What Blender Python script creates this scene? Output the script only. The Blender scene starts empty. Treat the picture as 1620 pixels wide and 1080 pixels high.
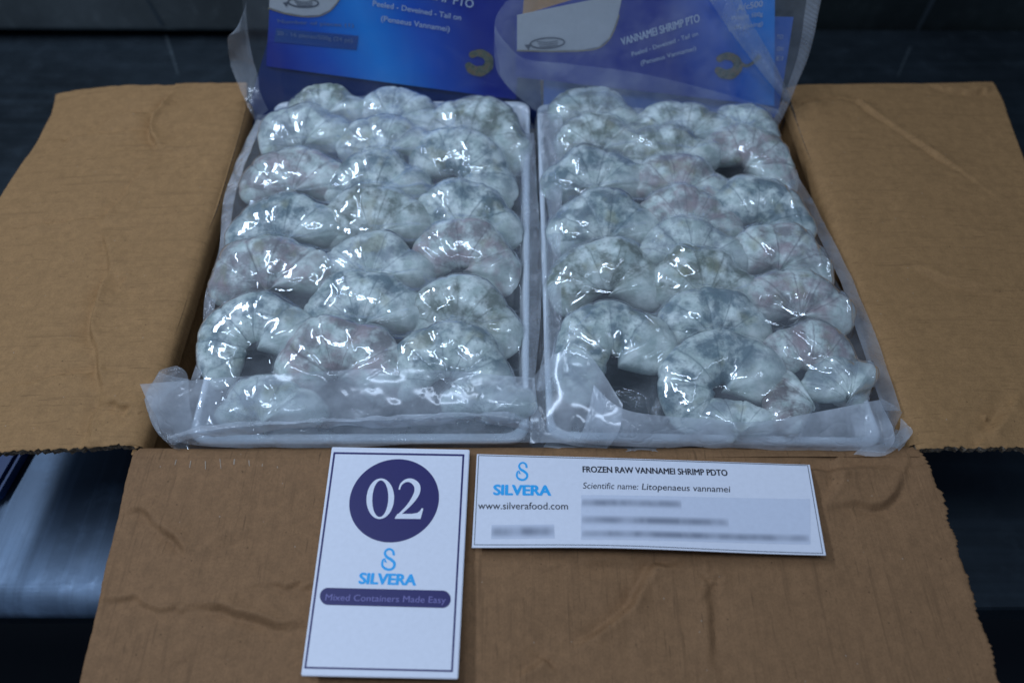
import bpy, bmesh, math, random
import numpy as np
from mathutils import Vector, Matrix
random.seed(7); RNG = np.random.RandomState(11)
S = bpy.context.scene
C = S.collection

# ------------------------------------------------------------------ camera
F = 1200.0                                   # focal length in photo pixels (photo 1620 wide)
LOC = np.array([-.0140, -.2021, .3780])
P_, Y_, R_ = .9414, -.0184, .0144
fw = np.array([-math.sin(Y_)*math.cos(P_), math.cos(Y_)*math.cos(P_), -math.sin(P_)])
rt = np.array([math.cos(Y_), math.sin(Y_), 0.]); up = np.cross(rt, fw)
c_, s_ = math.cos(R_), math.sin(R_)
RT = c_*rt + s_*up; UP = -s_*rt + c_*up
cam_d = bpy.data.cameras.new('camera'); cam = bpy.data.objects.new('camera', cam_d); C.objects.link(cam)
cam_d.sensor_width = 36.0; cam_d.lens = 36.0*F/1620
cam_d.clip_start = .02; cam_d.clip_end = 30
m = Matrix(((RT[0], UP[0], -fw[0], LOC[0]), (RT[1], UP[1], -fw[1], LOC[1]), (RT[2], UP[2], -fw[2], LOC[2]), (0, 0, 0, 1)))
cam.matrix_world = m
cam_d.dof.use_dof = True; cam_d.dof.focus_distance = .445; cam_d.dof.aperture_fstop = 5.0
S.camera = cam

# ------------------------------------------------------------------ world and lamps
w = bpy.data.worlds.new('World'); S.world = w; w.use_nodes = True
w.node_tree.nodes['Background'].inputs[0].default_value = (.33, .48, .78, 1)
w.node_tree.nodes['Background'].inputs[1].default_value = .16
S.view_settings.view_transform = 'Standard'; S.view_settings.look = 'None'
S.cycles.transparent_max_bounces = 24
S.view_settings.exposure = 0.12; S.view_settings.gamma = 1.0

def lamp(name, loc, target, sx, sy, power, col, roll=0):
    d = bpy.data.lights.new(name, 'AREA'); d.shape = 'RECTANGLE'; d.size = sx; d.size_y = sy; d.energy = power; d.color = col
    o = bpy.data.objects.new(name, d); C.objects.link(o); o.location = loc
    q = (Vector(target)-Vector(loc)).to_track_quat('-Z', 'Y')
    o.rotation_euler = (q @ Matrix.Rotation(roll, 3, 'Z').to_quaternion()).to_euler()
lamp('ceiling_tube', (-.78, .30, 1.00), (0, .12, 0), .7, .065, 7.0, (.63, .77, 1.0))
lamp('ceiling_tube', (-.12, -.16, .98), (0, .12, 0), .7, .05, 3.6, (.63, .77, 1.0))
lamp('ceiling_tube', (.55, -.25, 1.35), (0, .1, 0), .5, .04, .5, (.66, .79, 1.0))
lamp('ceiling_bulb', (-.45, 1.55, 1.05), (0, .2, 0), .16, .10, 2.6, (.70, .82, 1.0))

# ------------------------------------------------------------------ helpers
def ray(px, py):
    d = (px-810)/F*RT - (py-540)/F*UP + fw
    return d
def un(px, py, z=0.):                        # photo pixel -> point on the level plane z
    d = ray(px, py); return LOC + d*((z-LOC[2])/d[2])
class Plane:
    def __init__(s, o, n): s.o = np.array(o, float); n = np.array(n, float); s.n = n/np.linalg.norm(n)
    def at(s, px, py, off=0.):
        d = ray(px, py); t = ((s.o-LOC)@s.n)/(d@s.n); return LOC + d*t + s.n*off
def level(z): return Plane((0, 0, z), (0, 0, 1))

def tag(o, label=None, cat=None, group=None, kind=None):
    if label: o['label'] = label
    if cat: o['category'] = cat
    if group: o['group'] = group
    if kind: o['kind'] = kind
    return o
def empty(name, loc, label, cat, group=None):
    o = bpy.data.objects.new(name, None); C.objects.link(o); o.location = loc; o.empty_display_size = .02
    bpy.context.view_layer.update()
    return tag(o, label, cat, group)
def mesh_obj(name, V, Fc, mat, parent=None, smooth=True, uv=None):
    V = np.asarray(V, float)
    me = bpy.data.meshes.new(name)
    off = np.zeros(3)
    if parent is not None: off = np.array(parent.location)
    else: off = np.array([V[:, 0].mean(), V[:, 1].mean(), V[:, 2].min()])
    me.from_pydata((V-off).tolist(), [], [tuple(int(i) for i in f) for f in Fc]); me.update()
    if uv is not None:
        l = me.uv_layers.new(name='UVMap')
        idx = np.zeros(len(me.loops), int); me.loops.foreach_get('vertex_index', idx)
        l.data.foreach_set('uv', np.asarray(uv)[idx].ravel())
    if smooth: me.polygons.foreach_set('use_smooth', [True]*len(me.polygons))
    me.materials.append(mat)
    o = bpy.data.objects.new(name, me); C.objects.link(o)
    if parent is not None: o.parent = parent
    else: o.location = off
    return o
def grid_faces(nr, nc, base=0):
    i = np.arange((nr-1))[:, None]*nc + np.arange(nc-1)[None, :] + base
    i = i.ravel(); return np.stack([i, i+1, i+nc+1, i+nc], 1)
class N2:                                    # smooth value noise
    def __init__(s, seed): s.t = np.random.RandomState(seed).rand(256, 256)*2-1
    def __call__(s, x, y):
        x = np.asarray(x, float); y = np.asarray(y, float)
        xi = np.floor(x).astype(int); yi = np.floor(y).astype(int); fx = x-xi; fy = y-yi
        fx = fx*fx*(3-2*fx); fy = fy*fy*(3-2*fy); g = lambda a, b: s.t[a % 256, b % 256]
        return (g(xi, yi)*(1-fx)+g(xi+1, yi)*fx)*(1-fy)+(g(xi, yi+1)*(1-fx)+g(xi+1, yi+1)*fx)*fy
    def fbm(s, x, y, o=4):
        r = 0; a = 1
        for k in range(o): r = r+a*s(x*2**k+k*17.3, y*2**k+k*9.1); a *= .5
        return r
nz = N2(3); nz2 = N2(8)
def taper(X, Y, pts):                        # 0 at the ends of a polyline, 1 along it
    e = np.minimum(np.hypot(X-pts[0][0], Y-pts[0][1]), np.hypot(X-pts[-1][0], Y-pts[-1][1]))
    L = np.hypot(*(np.array(pts[0])-np.array(pts[-1])))
    return np.clip(e/(L*.28), 0, 1)**.8
def polydist(X, Y, pts):                     # distance and signed side to a polyline
    best = np.full(X.shape, 1e9); sg = np.zeros(X.shape)
    for a, b in zip(pts[:-1], pts[1:]):
        ax, ay = a[0], a[1]; bx, by = b[0], b[1]; dx, dy = bx-ax, by-ay; L = dx*dx+dy*dy+1e-12
        t = np.clip(((X-ax)*dx+(Y-ay)*dy)/L, 0, 1); qx = X-(ax+t*dx); qy = Y-(ay+t*dy)
        d = np.hypot(qx, qy); s = np.sign(dx*qy-dy*qx); k = d < best
        best = np.where(k, d, best); sg = np.where(k, s, sg)
    return best, sg
def smooth_line(pts, n=60):
    pts = np.array(pts, float); k = len(pts)
    if k == 2: return pts[0]+(pts[1]-pts[0])*np.linspace(0, 1, n)[:, None]
    out = []
    for t in np.linspace(0, k-1-1e-9, n):
        i = int(t); u = t-i
        p0, p1, p2, p3 = pts[max(i-1, 0)], pts[i], pts[i+1], pts[min(i+2, k-1)]
        out.append(.5*((2*p1)+(-p0+p2)*u+(2*p0-5*p1+4*p2-p3)*u*u+(-p0+3*p1-3*p2+p3)*u**3))
    return np.array(out)

# ------------------------------------------------------------------ materials
def M(name):
    m = bpy.data.materials.new(name); m.use_nodes = True; nt = m.node_tree
    for n in list(nt.nodes): nt.nodes.remove(n)
    out = nt.nodes.new('ShaderNodeOutputMaterial'); return m, nt, out
def nd(nt, t, **k):
    n = nt.nodes.new(t)
    for a, b in k.items():
        if a.startswith('_'): setattr(n, a[1:], b)
        else: n.inputs[a.replace('__', ' ')].default_value = b
    return n
def coords(nt, scale=(1, 1, 1), which='Object', rot=(0, 0, 0)):
    tc = nt.nodes.new('ShaderNodeTexCoord'); mp = nt.nodes.new('ShaderNodeMapping'); mp.inputs['Scale'].default_value = scale
    mp.inputs['Rotation'].default_value = rot
    nt.links.new(tc.outputs[which], mp.inputs[0]); return mp.outputs[0]
def noise(nt, vec, scale, detail=4, rough=.55):
    n = nd(nt, 'ShaderNodeTexNoise', Scale=scale, Detail=detail, Roughness=rough); nt.links.new(vec, n.inputs['Vector']); return n.outputs['Fac']
def ramp(nt, fac, stops):
    r = nt.nodes.new('ShaderNodeValToRGB'); e = r.color_ramp.elements
    while len(e) < len(stops): e.new(.5)
    for k, (p, c) in enumerate(stops):
        e[k].position = p; e[k].color = (*(c if hasattr(c, '__len__') else (c, c, c)), 1)
    nt.links.new(fac, r.inputs[0]); return r.outputs[0]
def mixc(nt, fac, a, b, mode='MIX'):
    n = nt.nodes.new('ShaderNodeMix'); n.data_type = 'RGBA'; n.blend_type = mode
    for s, v in ((0, fac), (6, a), (7, b)):
        if hasattr(v, 'is_linked') or hasattr(v, 'links'): nt.links.new(v, n.inputs[s])
        elif s == 0: n.inputs[0].default_value = v
        else: n.inputs[s].default_value = (*v, 1)
    return n.outputs[2]
def math_(nt, op, a, b=0., clamp=False):
    n = nt.nodes.new('ShaderNodeMath'); n.operation = op; n.use_clamp = clamp
    for i, v in enumerate((a, b)):
        if hasattr(v, 'links'): nt.links.new(v, n.inputs[i])
        else: n.inputs[i].default_value = v
    return n.outputs[0]
def bump(nt, h, strength, dist, normal=None):
    b = nd(nt, 'ShaderNodeBump', Strength=strength, Distance=dist); nt.links.new(h, b.inputs['Height'])
    if normal is not None: nt.links.new(normal, b.inputs['Normal'])
    return b.outputs[0]
def plain(name, col, rough=.5, metal=0., spec=.5, grain=0., gs=400):
    m, nt, out = M(name); p = nd(nt, 'ShaderNodeBsdfPrincipled', Roughness=rough, Metallic=metal)
    p.inputs['Specular IOR Level'].default_value = spec
    v = coords(nt); f = noise(nt, v, gs, 3)
    k = .06+grain
    c = mixc(nt, f, tuple(x*(1-k) for x in col), tuple(min(1, x*(1+k)) for x in col))
    nt.links.new(c, p.inputs['Base Color']); nt.links.new(p.outputs[0], out.inputs[0])
    if grain: nt.links.new(bump(nt, f, .3, .0004), p.inputs['Normal'])
    return m

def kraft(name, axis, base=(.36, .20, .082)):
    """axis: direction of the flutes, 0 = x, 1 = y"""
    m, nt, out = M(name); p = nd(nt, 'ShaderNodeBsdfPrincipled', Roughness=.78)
    p.inputs['Specular IOR Level'].default_value = .25
    v = coords(nt)
    big = noise(nt, v, 9, 4, .6); fine = noise(nt, v, 900, 4, .7); mid = noise(nt, v, 160, 5, .75)
    sc = (14, 320, 80) if axis == 0 else (320, 14, 80)
    vs = coords(nt, sc); st = noise(nt, vs, 1.0, 3, .6)
    sc2 = (60, 900, 300) if axis == 0 else (900, 60, 300)
    dash = noise(nt, coords(nt, sc2), 1.0, 2, .5)
    c = mixc(nt, ramp(nt, big, [(.3, 0), (.7, 1)]), tuple(x*.88 for x in base), tuple(x*1.10 for x in base))
    c = mixc(nt, ramp(nt, mid, [(.35, 0), (.65, 1)]), c, tuple(x*.82 for x in base))
    nt.nodes[-1]
    c = mixc(nt, .5, c, mixc(nt, ramp(nt, mid, [(.35, 0), (.7, 1)]), tuple(x*1.15 for x in base), tuple(x*.85 for x in base)))
    c = mixc(nt, ramp(nt, fine, [(.3, .35), (.55, 0)]), c, tuple(x*.45 for x in base))
    c = mixc(nt, ramp(nt, st, [(.58, 0), (.72, .6)]), c, tuple(x*.62 for x in base))
    c = mixc(nt, ramp(nt, dash, [(.64, 0), (.76, .7)]), c, tuple(x*.5 for x in base))
    # rare dark and pale fibre specks
    vo = nd(nt, 'ShaderNodeTexVoronoi', Scale=210); nt.links.new(v, vo.inputs['Vector'])
    spk = ramp(nt, vo.outputs['Distance'], [(.05, 1), (.12, 0)])
    sel = noise(nt, v, 130, 1); spk = math_(nt, 'MULTIPLY', spk, ramp(nt, sel, [(.56, 0), (.60, .8)]))
    c = mixc(nt, spk, c, tuple(x*.25 for x in base))
    spk2 = math_(nt, 'MULTIPLY', ramp(nt, vo.outputs['Distance'], [(.05, 1), (.10, 0)]), ramp(nt, sel, [(.36, .6), (.39, 0)]))
    c = mixc(nt, spk2, c, (.42, .34, .26))
    nt.links.new(c, p.inputs['Base Color'])
    h = math_(nt, 'ADD', math_(nt, 'MULTIPLY', fine, .35), math_(nt, 'MULTIPLY', mid, .6))
    n1 = bump(nt, h, .45, .0006)
    n2 = bump(nt, st, .35, .0009, n1)
    n3 = bump(nt, noise(nt, v, 28, 3), .35, .004, n2)
    nt.links.new(n3, p.inputs['Normal']); nt.links.new(p.outputs[0], out.inputs[0])
    return m
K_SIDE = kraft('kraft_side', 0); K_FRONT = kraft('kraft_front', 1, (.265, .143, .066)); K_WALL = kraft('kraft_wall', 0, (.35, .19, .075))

def edge_mat():
    m, nt, out = M('corrugated_edge'); p = nd(nt, 'ShaderNodeBsdfPrincipled', Roughness=.9)
    v = coords(nt); f = noise(nt, v, 260, 4, .8)
    c = ramp(nt, f, [(.35, (.035, .024, .014)), (.5, (.16, .11, .065)), (.68, (.40, .33, .25))])
    nt.links.new(c, p.inputs['Base Color']); nt.links.new(bump(nt, f, .8, .002), p.inputs['Normal'])
    nt.links.new(p.outputs[0], out.inputs[0]); return m
EDGE = edge_mat()

def film(name, milk=.12, rough=.07, wr=(.5, 220), tint=(.84, .89, .94), spec=1.0, crimp=0.):
    m, nt, out = M(name)
    v = coords(nt)
    n = noise(nt, v, wr[1], 2, .5)
    nm = bump(nt, n, wr[0], .0012)
    n2 = noise(nt, coords(nt, (1, 1, 1), rot=(.3, .2, .7)), wr[1]*.28, 3, .6)
    nm = bump(nt, n2, wr[0]*.8, .004, nm)
    if crimp:
        wv = nd(nt, 'ShaderNodeTexWave', Scale=crimp, Distortion=.4); wv.bands_direction = 'Y'; nt.links.new(v, wv.inputs['Vector'])
        nm = bump(nt, wv.outputs[0], .5, .0008, nm)
    fr = nd(nt, 'ShaderNodeFresnel', IOR=1.5); nt.links.new(nm, fr.inputs['Normal'])
    geo = nt.nodes.new('ShaderNodeNewGeometry')     # thin sheet: the same reflectance on both faces
    nt.links.new(math_(nt, 'SUBTRACT', 1.5, math_(nt, 'MULTIPLY', geo.outputs['Backfacing'], 1.5-1/1.5)), fr.inputs['IOR'])
    gl = nd(nt, 'ShaderNodeBsdfGlossy', Roughness=rough); gl.inputs['Color'].default_value = (.95, .98, 1, 1); nt.links.new(nm, gl.inputs['Normal'])
    tr = nt.nodes.new('ShaderNodeBsdfTransparent'); tr.inputs[0].default_value = (.955, .975, .985, 1)
    df = nd(nt, 'ShaderNodeBsdfDiffuse'); df.inputs[0].default_value = (*tint, 1); nt.links.new(nm, df.inputs['Normal'])
    tl = nd(nt, 'ShaderNodeBsdfTranslucent'); tl.inputs[0].default_value = (*tint, 1)
    mk = nd(nt, 'ShaderNodeMixShader', Fac=.35); nt.links.new(df.outputs[0], mk.inputs[1]); nt.links.new(tl.outputs[0], mk.inputs[2])
    lw = nd(nt, 'ShaderNodeLayerWeight', Blend=.35); nt.links.new(nm, lw.inputs['Normal'])
    cloud = noise(nt, v, 34, 4, .6)
    f = math_(nt, 'ADD', math_(nt, 'MULTIPLY', lw.outputs['Facing'], .20), math_(nt, 'MULTIPLY', ramp(nt, cloud, [(.3, .35), (.7, 1.45)]), milk), True)
    b = nt.nodes.new('ShaderNodeMixShader'); nt.links.new(f, b.inputs[0]); nt.links.new(tr.outputs[0], b.inputs[1]); nt.links.new(mk.outputs[0], b.inputs[2])
    o = nt.nodes.new('ShaderNodeMixShader'); nt.links.new(math_(nt, 'MULTIPLY', fr.outputs[0], spec, True), o.inputs[0])
    nt.links.new(b.outputs[0], o.inputs[1]); nt.links.new(gl.outputs[0], o.inputs[2]); nt.links.new(o.outputs[0], out.inputs[0])
    return m
FILM = film('vacuum_film', .11, .06, (.14, 200), spec=1.9)
FOLD = film('folded_film', .34, .16, (.14, 90), spec=.9)
FOLDR = film('folded_film_milky', .55, .16, (.14, 90), spec=.9)
HEADF = film('header_film', .03, .14, (.10, 50), spec=.6)
HEADM = film('header_film_milky', .17, .16, (.10, 50), spec=.5)
SEAL = film('sealed_film', .30, .12, (.15, 120), crimp=320)

def shrimp_mat(name, dark, pink, darkamt):
    m, nt, out = M(name); p = nd(nt, 'ShaderNodeBsdfPrincipled', Roughness=.34)
    p.inputs['Subsurface Weight'].default_value = .35; p.inputs['Subsurface Radius'].default_value = (.004, .004, .004); p.inputs['Subsurface Scale'].default_value = .7
    uvn = nt.nodes.new('ShaderNodeTexCoord'); sep = nt.nodes.new('ShaderNodeSeparateXYZ'); nt.links.new(uvn.outputs['UV'], sep.inputs[0])
    u = sep.outputs[0]                       # along the body
    oi = nt.nodes.new('ShaderNodeObjectInfo')
    v = coords(nt, (1, 1, 1)); va = nt.nodes.new('ShaderNodeVectorMath'); va.operation = 'ADD'; nt.links.new(v, va.inputs[0])
    cmb = nt.nodes.new('ShaderNodeCombineXYZ'); nt.links.new(oi.outputs['Random'], cmb.inputs[0]); nt.links.new(math_(nt, 'MULTIPLY', oi.outputs['Random'], 7.3), cmb.inputs[1]); nt.links.new(cmb.outputs[0], va.inputs[1])
    v = va.outputs[0]
    patch = noise(nt, v, 80, 4, .60); fine = noise(nt, v, 330, 3, .65); spots = noise(nt, v, 90, 3, .6)
    body = ramp(nt, u, [(.03, .4), (.16, 1), (.74, 1), (.86, .18)])
    k = math_(nt, 'MULTIPLY', ramp(nt, patch, [(.42, 0), (.60, 1)]), body)
    cb = nt.nodes.new('ShaderNodeCombineXYZ'); nt.links.new(math_(nt, 'ADD', math_(nt, 'MULTIPLY', u, 13.), math_(nt, 'MULTIPLY', oi.outputs['Random'], 31.)), cb.inputs[0])
    nt.links.new(math_(nt, 'MULTIPLY', sep.outputs[1], 5.), cb.inputs[1])
    band = noise(nt, cb.outputs[0], 1.0, 4, .62)
    patch = math_(nt, 'ADD', math_(nt, 'MULTIPLY', patch, .5), math_(nt, 'MULTIPLY', band, .5))
    rim = ramp(nt, sep.outputs[1], [(.03, .12), (.14, 1), (.40, 1), (.5, .5)])
    body = math_(nt, 'MULTIPLY', body, rim)
    milky = (.86, .91, .84); flesh = (.52, .60, .54)
    c = mixc(nt, ramp(nt, spots, [(.38, 0), (.62, 1)]), milky, flesh)
    c = mixc(nt, math_(nt, 'MULTIPLY', k, darkamt), c, dark)
    c = mixc(nt, math_(nt, 'MULTIPLY', ramp(nt, fine, [(.54, 0), (.72, .45)]), body), c, tuple(x*.5 for x in dark))
    yel = noise(nt, v, 60, 2)
    c = mixc(nt, math_(nt, 'MULTIPLY', ramp(nt, yel, [(.58, 0), (.68, .45)]), body), c, (.34, .33, .17))
    c = mixc(nt, math_(nt, 'MULTIPLY', ramp(nt, noise(nt, v, 85, 3), [(.47, 0), (.64, .75)]), pink), c, (.42, .30, .30))
    nt.links.new(c, p.inputs['Base Color'])
    # segment joints as fine grooves
    sg = math_(nt, 'POWER', math_(nt, 'ABSOLUTE', math_(nt, 'SINE', math_(nt, 'ADD', math_(nt, 'MULTIPLY', u, 20.4), math_(nt, 'MULTIPLY', band, 1.2)))), .35)
    c = mixc(nt, math_(nt, 'MULTIPLY', ramp(nt, sg, [(.25, .55), (.6, 0)]), body), c, tuple(x*.8 for x in dark))
    nt.links.new(c, p.inputs['Base Color'])
    nt.links.new(bump(nt, fine, .35, .0006, bump(nt, patch, .5, .0025)), p.inputs['Normal'])
    nt.links.new(p.outputs[0], out.inputs[0]); return m
SHR = [shrimp_mat('shrimp_blue_grey', (.11, .18, .20), .12, .9),
       shrimp_mat('shrimp_olive', (.13, .165, .115), .15, .9),
       shrimp_mat('shrimp_pinkish', (.19, .155, .155), .9, .8),
       shrimp_mat('shrimp_milky', (.18, .22, .25), .05, .7),
       shrimp_mat('shrimp_brown', (.13, .10, .09), .5, .95)]
WHITE_TRAY = plain('tray_foam', (.74, .77, .80), .42, grain=.02, gs=900)
PAD = plain('tray_pad', (.035, .042, .045), .35, grain=.3, gs=500)

def ink(name, col, rough=.45, spec=.4): return plain(name, col, rough, spec=spec)
INK_NAVY = ink('ink_navy', (.026, .022, .125)); INK_CYAN = ink('ink_cyan', (.03, .42, .85)); INK_BLACK = ink('ink_black', (.02, .02, .03))
INK_WHITE = ink('ink_white', (.78, .80, .86)); PAPER = ink('card_white', (.78, .80, .86), .38)
INK_LILAC = ink('ink_lilac', (.20, .18, .42)); INK_PALE = ink('ink_pale', (.45, .52, .66)); INK_GREY = ink('ink_grey', (.10, .11, .13))
INK_GOLD = ink('ink_gold', (.33, .27, .15)); INK_PAPER2 = ink('ink_offwhite', (.46, .47, .48)); INK_SKY = ink('ink_sky', (.02, .15, .50))

# ------------------------------------------------------------------ setting
def steel(name, base, rough, streak_axis, metal=.6, marks=None):
    m, nt, out = M(name); p = nd(nt, 'ShaderNodeBsdfPrincipled', Roughness=rough, Metallic=metal)
    v = coords(nt); cl = noise(nt, v, 5, 5, .6)
    sc = (2, 60, 1) if streak_axis == 0 else (60, 2, 1)
    st = noise(nt, coords(nt, sc), 1.0, 4, .6); sm = noise(nt, v, 38, 5, .7)
    c = mixc(nt, ramp(nt, cl, [(.3, 0), (.7, 1)]), tuple(x*.65 for x in base), tuple(x*1.25 for x in base))
    c = mixc(nt, ramp(nt, st, [(.5, 0), (.75, .55)]), c, tuple(x*2.0 for x in base))
    c = mixc(nt, ramp(nt, sm, [(.55, 0), (.7, .4)]), c, tuple(x*1.8 for x in base))
    nt.links.new(c, p.inputs['Base Color'])
    nt.links.new(ramp(nt, sm, [(.3, rough*.8), (.7, min(1, rough*1.35))]), p.inputs['Roughness'])
    nt.links.new(bump(nt, st, .15, .001), p.inputs['Normal']); nt.links.new(p.outputs[0], out.inputs[0]); return m
TZ = -.150
DARK = steel('dark_steel', (.030, .042, .052), .5, 0)
WALLM = steel('dark_wall_steel', (.040, .052, .052), .45, 0)
BRIGHT = steel('added_plate_steel', (.105, .15, .21), .42, 1, metal=.6)
def rbox(x0, x1, y0, y1, z0, z1, bev=.003, seg=2, rot=0.):
    bm = bmesh.new(); bmesh.ops.create_cube(bm, size=1)
    for v in bm.verts: v.co = Vector(((x0+x1)/2+v.co.x*(x1-x0), (y0+y1)/2+v.co.y*(y1-y0), (z0+z1)/2+v.co.z*(z1-z0)))
    if bev: bmesh.ops.bevel(bm, geom=list(bm.edges), offset=bev, segments=seg, affect='EDGES', profile=.5)
    V = np.array([v.co[:] for v in bm.verts]); Fc = [[v.index for v in f.verts] for f in bm.faces]
    bm.free()
    return V, Fc
def box_obj(name, b, mat, parent=None, bev=.003):
    V, Fc = rbox(*b, bev=bev); o = mesh_obj(name, V, Fc, mat, parent, smooth=False); return o
yb0, yb1 = un(0, 48, TZ), un(1620, 70, TZ)
# table top: front edge lies where the dark step shows left of the box
o = box_obj('table_top', (-1.6, 1.6, -.045, .66, TZ-.03, TZ), DARK, None, .004); tag(o, kind='structure')
o = box_obj('floor', (-3, 3, -2.5, 3, TZ-.86, TZ-.80), plain('floor_dark', (.012, .016, .020), .6, grain=.1, gs=20), None, 0); tag(o, kind='structure')
# back upstand of the table, a hand above the top with a dark gap under it
bw = box_obj('back_wall', (-1.6, 1.6, .668, .70, TZ-.03, TZ+.7), WALLM, None, .004); tag(bw, kind='structure')
rail = box_obj('steel_ledge', (-1.6, -.03, .628, .664, TZ+.012, TZ+.085), steel('ledge_steel', (.15, .17, .17), .45, 0), None, .006)
tag(rail, 'dull scuffed steel ledge along the wall behind the carton', 'ledge')

PALE = steel('streak_steel', (.10, .125, .14), .4, 0)
def light_streak(a, b, w0, w1, plane, parent):  # thin pale strips, painted stand-ins for lamp streaks reflected in the steel
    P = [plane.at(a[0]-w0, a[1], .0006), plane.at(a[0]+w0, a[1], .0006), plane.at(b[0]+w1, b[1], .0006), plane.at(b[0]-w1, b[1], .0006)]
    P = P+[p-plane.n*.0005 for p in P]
    mesh_obj('light_streak', P, [(0, 1, 2, 3), (0, 4, 5, 1), (1, 5, 6, 2), (2, 6, 7, 3), (3, 7, 4, 0)], PALE, parent, False)
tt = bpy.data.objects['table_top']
light_streak((262, 55), (282, 118), 3, 1.5, level(TZ), tt); light_streak((1440, 75), (1420, 122), 2.5, 1, level(TZ), tt)
light_streak((228, -10), (257, 40), 2.5, 4, Plane((0, .628, 0), (0, -1, 0)), rail); light_streak((1482, -12), (1442, 66), 4, 2.5, Plane((0, .668, 0), (0, -1, 0)), bw)
# ------------------------------------------------------------------ carton
box = empty('cardboard_box', (0, .155, TZ), 'open brown corrugated carton with its four flaps folded outward', 'cardboard box')
W2, D = .220, .3162
BH = -TZ-.001
def creases(X, Y, lst, z=0.):
    Z = np.zeros(X.shape)
    for (pts, h, wd, mode) in lst:
        h *= 2.9 if pts[0][1] > 705 else 6.5; wd *= .42 if pts[0][1] > 705 else .5
        pl = smooth_line([un(px, py, z)[:2] for px, py in pts], 40)
        jit = nz(np.arange(40)*.22, np.full(40, h*1e4))*.0018
        pl = pl+jit[:, None]
        d, s = polydist(X, Y, pl)
        if mode == 'r': Z += h*np.exp(-(d/wd)**2)
        elif mode == 's': Z += h*.8*s*(1-np.exp(-(d/wd)**2))*np.exp(-(d/(wd*5.5))**1.2)*taper(X, Y, pl)*(.75+.5*nz2(X*60, Y*60))
        elif mode == 'f': Z += h*np.where(s > 0, np.exp(-(d/(wd*6))), np.exp(-(d/wd)**2))
    return Z
def slab(name, XY, zf, mat, t=.0045, cre=(), parent=box, nr=None, nc=None):
    """XY: (nr,nc,2) plan positions; zf: height function"""
    nr, nc, _ = XY.shape; X = XY[..., 0]; Y = XY[..., 1]
    Z = zf(X, Y)+creases(X, Y, cre)+nz.fbm(X*14, Y*14, 3)*.0009
    top = np.stack([X, Y, Z], -1).reshape(-1, 3); bot = top-[0, 0, t]
    Ft = grid_faces(nr, nc); Fb = grid_faces(nr, nc, nr*nc)[:, ::-1]
    loop = [(0, j) for j in range(nc)]+[(i, nc-1) for i in range(1, nr)]+[(nr-1, j) for j in range(nc-2, -1, -1)]+[(i, 0) for i in range(nr-2, 0, -1)]
    li = np.array([i*nc+j for i, j in loop]); ln = np.roll(li, -1)
    Fs = np.stack([li, li+nr*nc, ln+nr*nc, ln], 1)
    V = np.vstack([top, bot]); Fc = np.vstack([Ft, Fb])
    # orientation
    a, b, c3 = V[Ft[0][0]], V[Ft[0][1]], V[Ft[0][2]]
    if np.cross(b-a, c3-a)[2] < 0: Fc = Fc[:, ::-1]; Fs = Fs[:, ::-1]
    o = mesh_obj(name, V, np.vstack([Fc, Fs]), mat, parent)
    o.data.materials.append(EDGE)
    n0 = len(Fc)
    mi = np.zeros(len(o.data.polygons), int); mi[n0:] = 1; o.data.polygons.foreach_set('material_index', mi)
    sm = np.ones(len(o.data.polygons), bool); sm[n0:] = False; o.data.polygons.foreach_set('use_smooth', sm)
    return o
def coons(left, right, nr, nc):              # rows along v, cols along u
    left = np.array(left); right = np.array(right); u = np.linspace(0, 1, nc)[None, :, None]
    return left[:, None, :]*(1-u)+right[:, None, :]*u
# side flaps (hinge line x = +-W2, front y = 0, back y = D)
nr = 230
yy = np.linspace(.002, D, nr)
# left flap
def wob(n, amp, fr, seed): t = np.arange(n); return nz(t*fr, np.full(n, seed*3.7))*amp+nz2(t*fr*4.3, np.full(n, seed*1.7))*amp*.5
hing = np.stack([np.full(nr, -W2+.001)+nz(yy*20, yy*0+2)*.001-np.clip(yy-.29, 0, 1)*.2, yy+np.interp(yy, [0, .22, D], [0, .001, .020])], 1)
out_x = np.interp(yy, [0, .18, .25, .29, D], [-.385, -.384, -.382, -.384, -.391]); out_y = yy+np.interp(yy, [0, D], [-.002, .028])
outl = np.stack([out_x+wob(nr, .0005, .1, 1), out_y], 1)
XY = coons(outl, hing, nr, 150)
XY[..., 1] += wob(150, .0012, .5, 4)[None, :]*np.linspace(1, 0, 20).tolist().__len__()/20*np.clip(1-(np.arange(nr)/25.), 0, 1)[:, None]
XY[..., 1] += (wob(150, .0016, .04, 9)*np.clip((np.arange(nr)-nr+60)/60., 0, 1)[:, None])
def z_left(X, Y):
    d = np.clip(-W2-X, 0, 1); r = .006
    return -.075*d-.9*np.clip(d-.10, 0, 1)**2*6*np.clip((Y-.2)/.12, 0, 1)*.25 - .004*np.exp(-d/.004)
cl = [([(272, 132), (262, 148), (245, 172), (236, 190), (236, 215), (252, 232)], .0014, .0022, 's'),
      ([(132, 193), (160, 180), (190, 170), (235, 165)], -.0010, .004, 's'), ([(385, 152), (330, 185), (270, 218), (255, 235)], .0008, .003, 's'),
      ([(250, 235), (215, 270), (190, 300), (165, 328), (155, 345)], .0008, .0024, 's'), ([(62, 200), (120, 201), (230, 195)], -.0006, .002, 's'),
      ([(155, 345), (168, 400), (165, 430), (150, 470), (140, 510), (145, 560), (157, 600), (163, 630)], .0012, .0024, 's'),
      ([(168, 415), (185, 430), (195, 450)], .0006, .002, 's'), ([(163, 630), (190, 640), (208, 655)], .0006, .002, 's'),
      ([(0, 605), (70, 592), (148, 582)], -.0006, .0018, 's'), ([(0, 345), (80, 340), (155, 333)], -.0005, .0016, 's'), ([(157, 630), (140, 660), (132, 700)], .0005, .003, 's')]
slab('flap', XY, z_left, K_SIDE, cre=cl)
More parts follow.
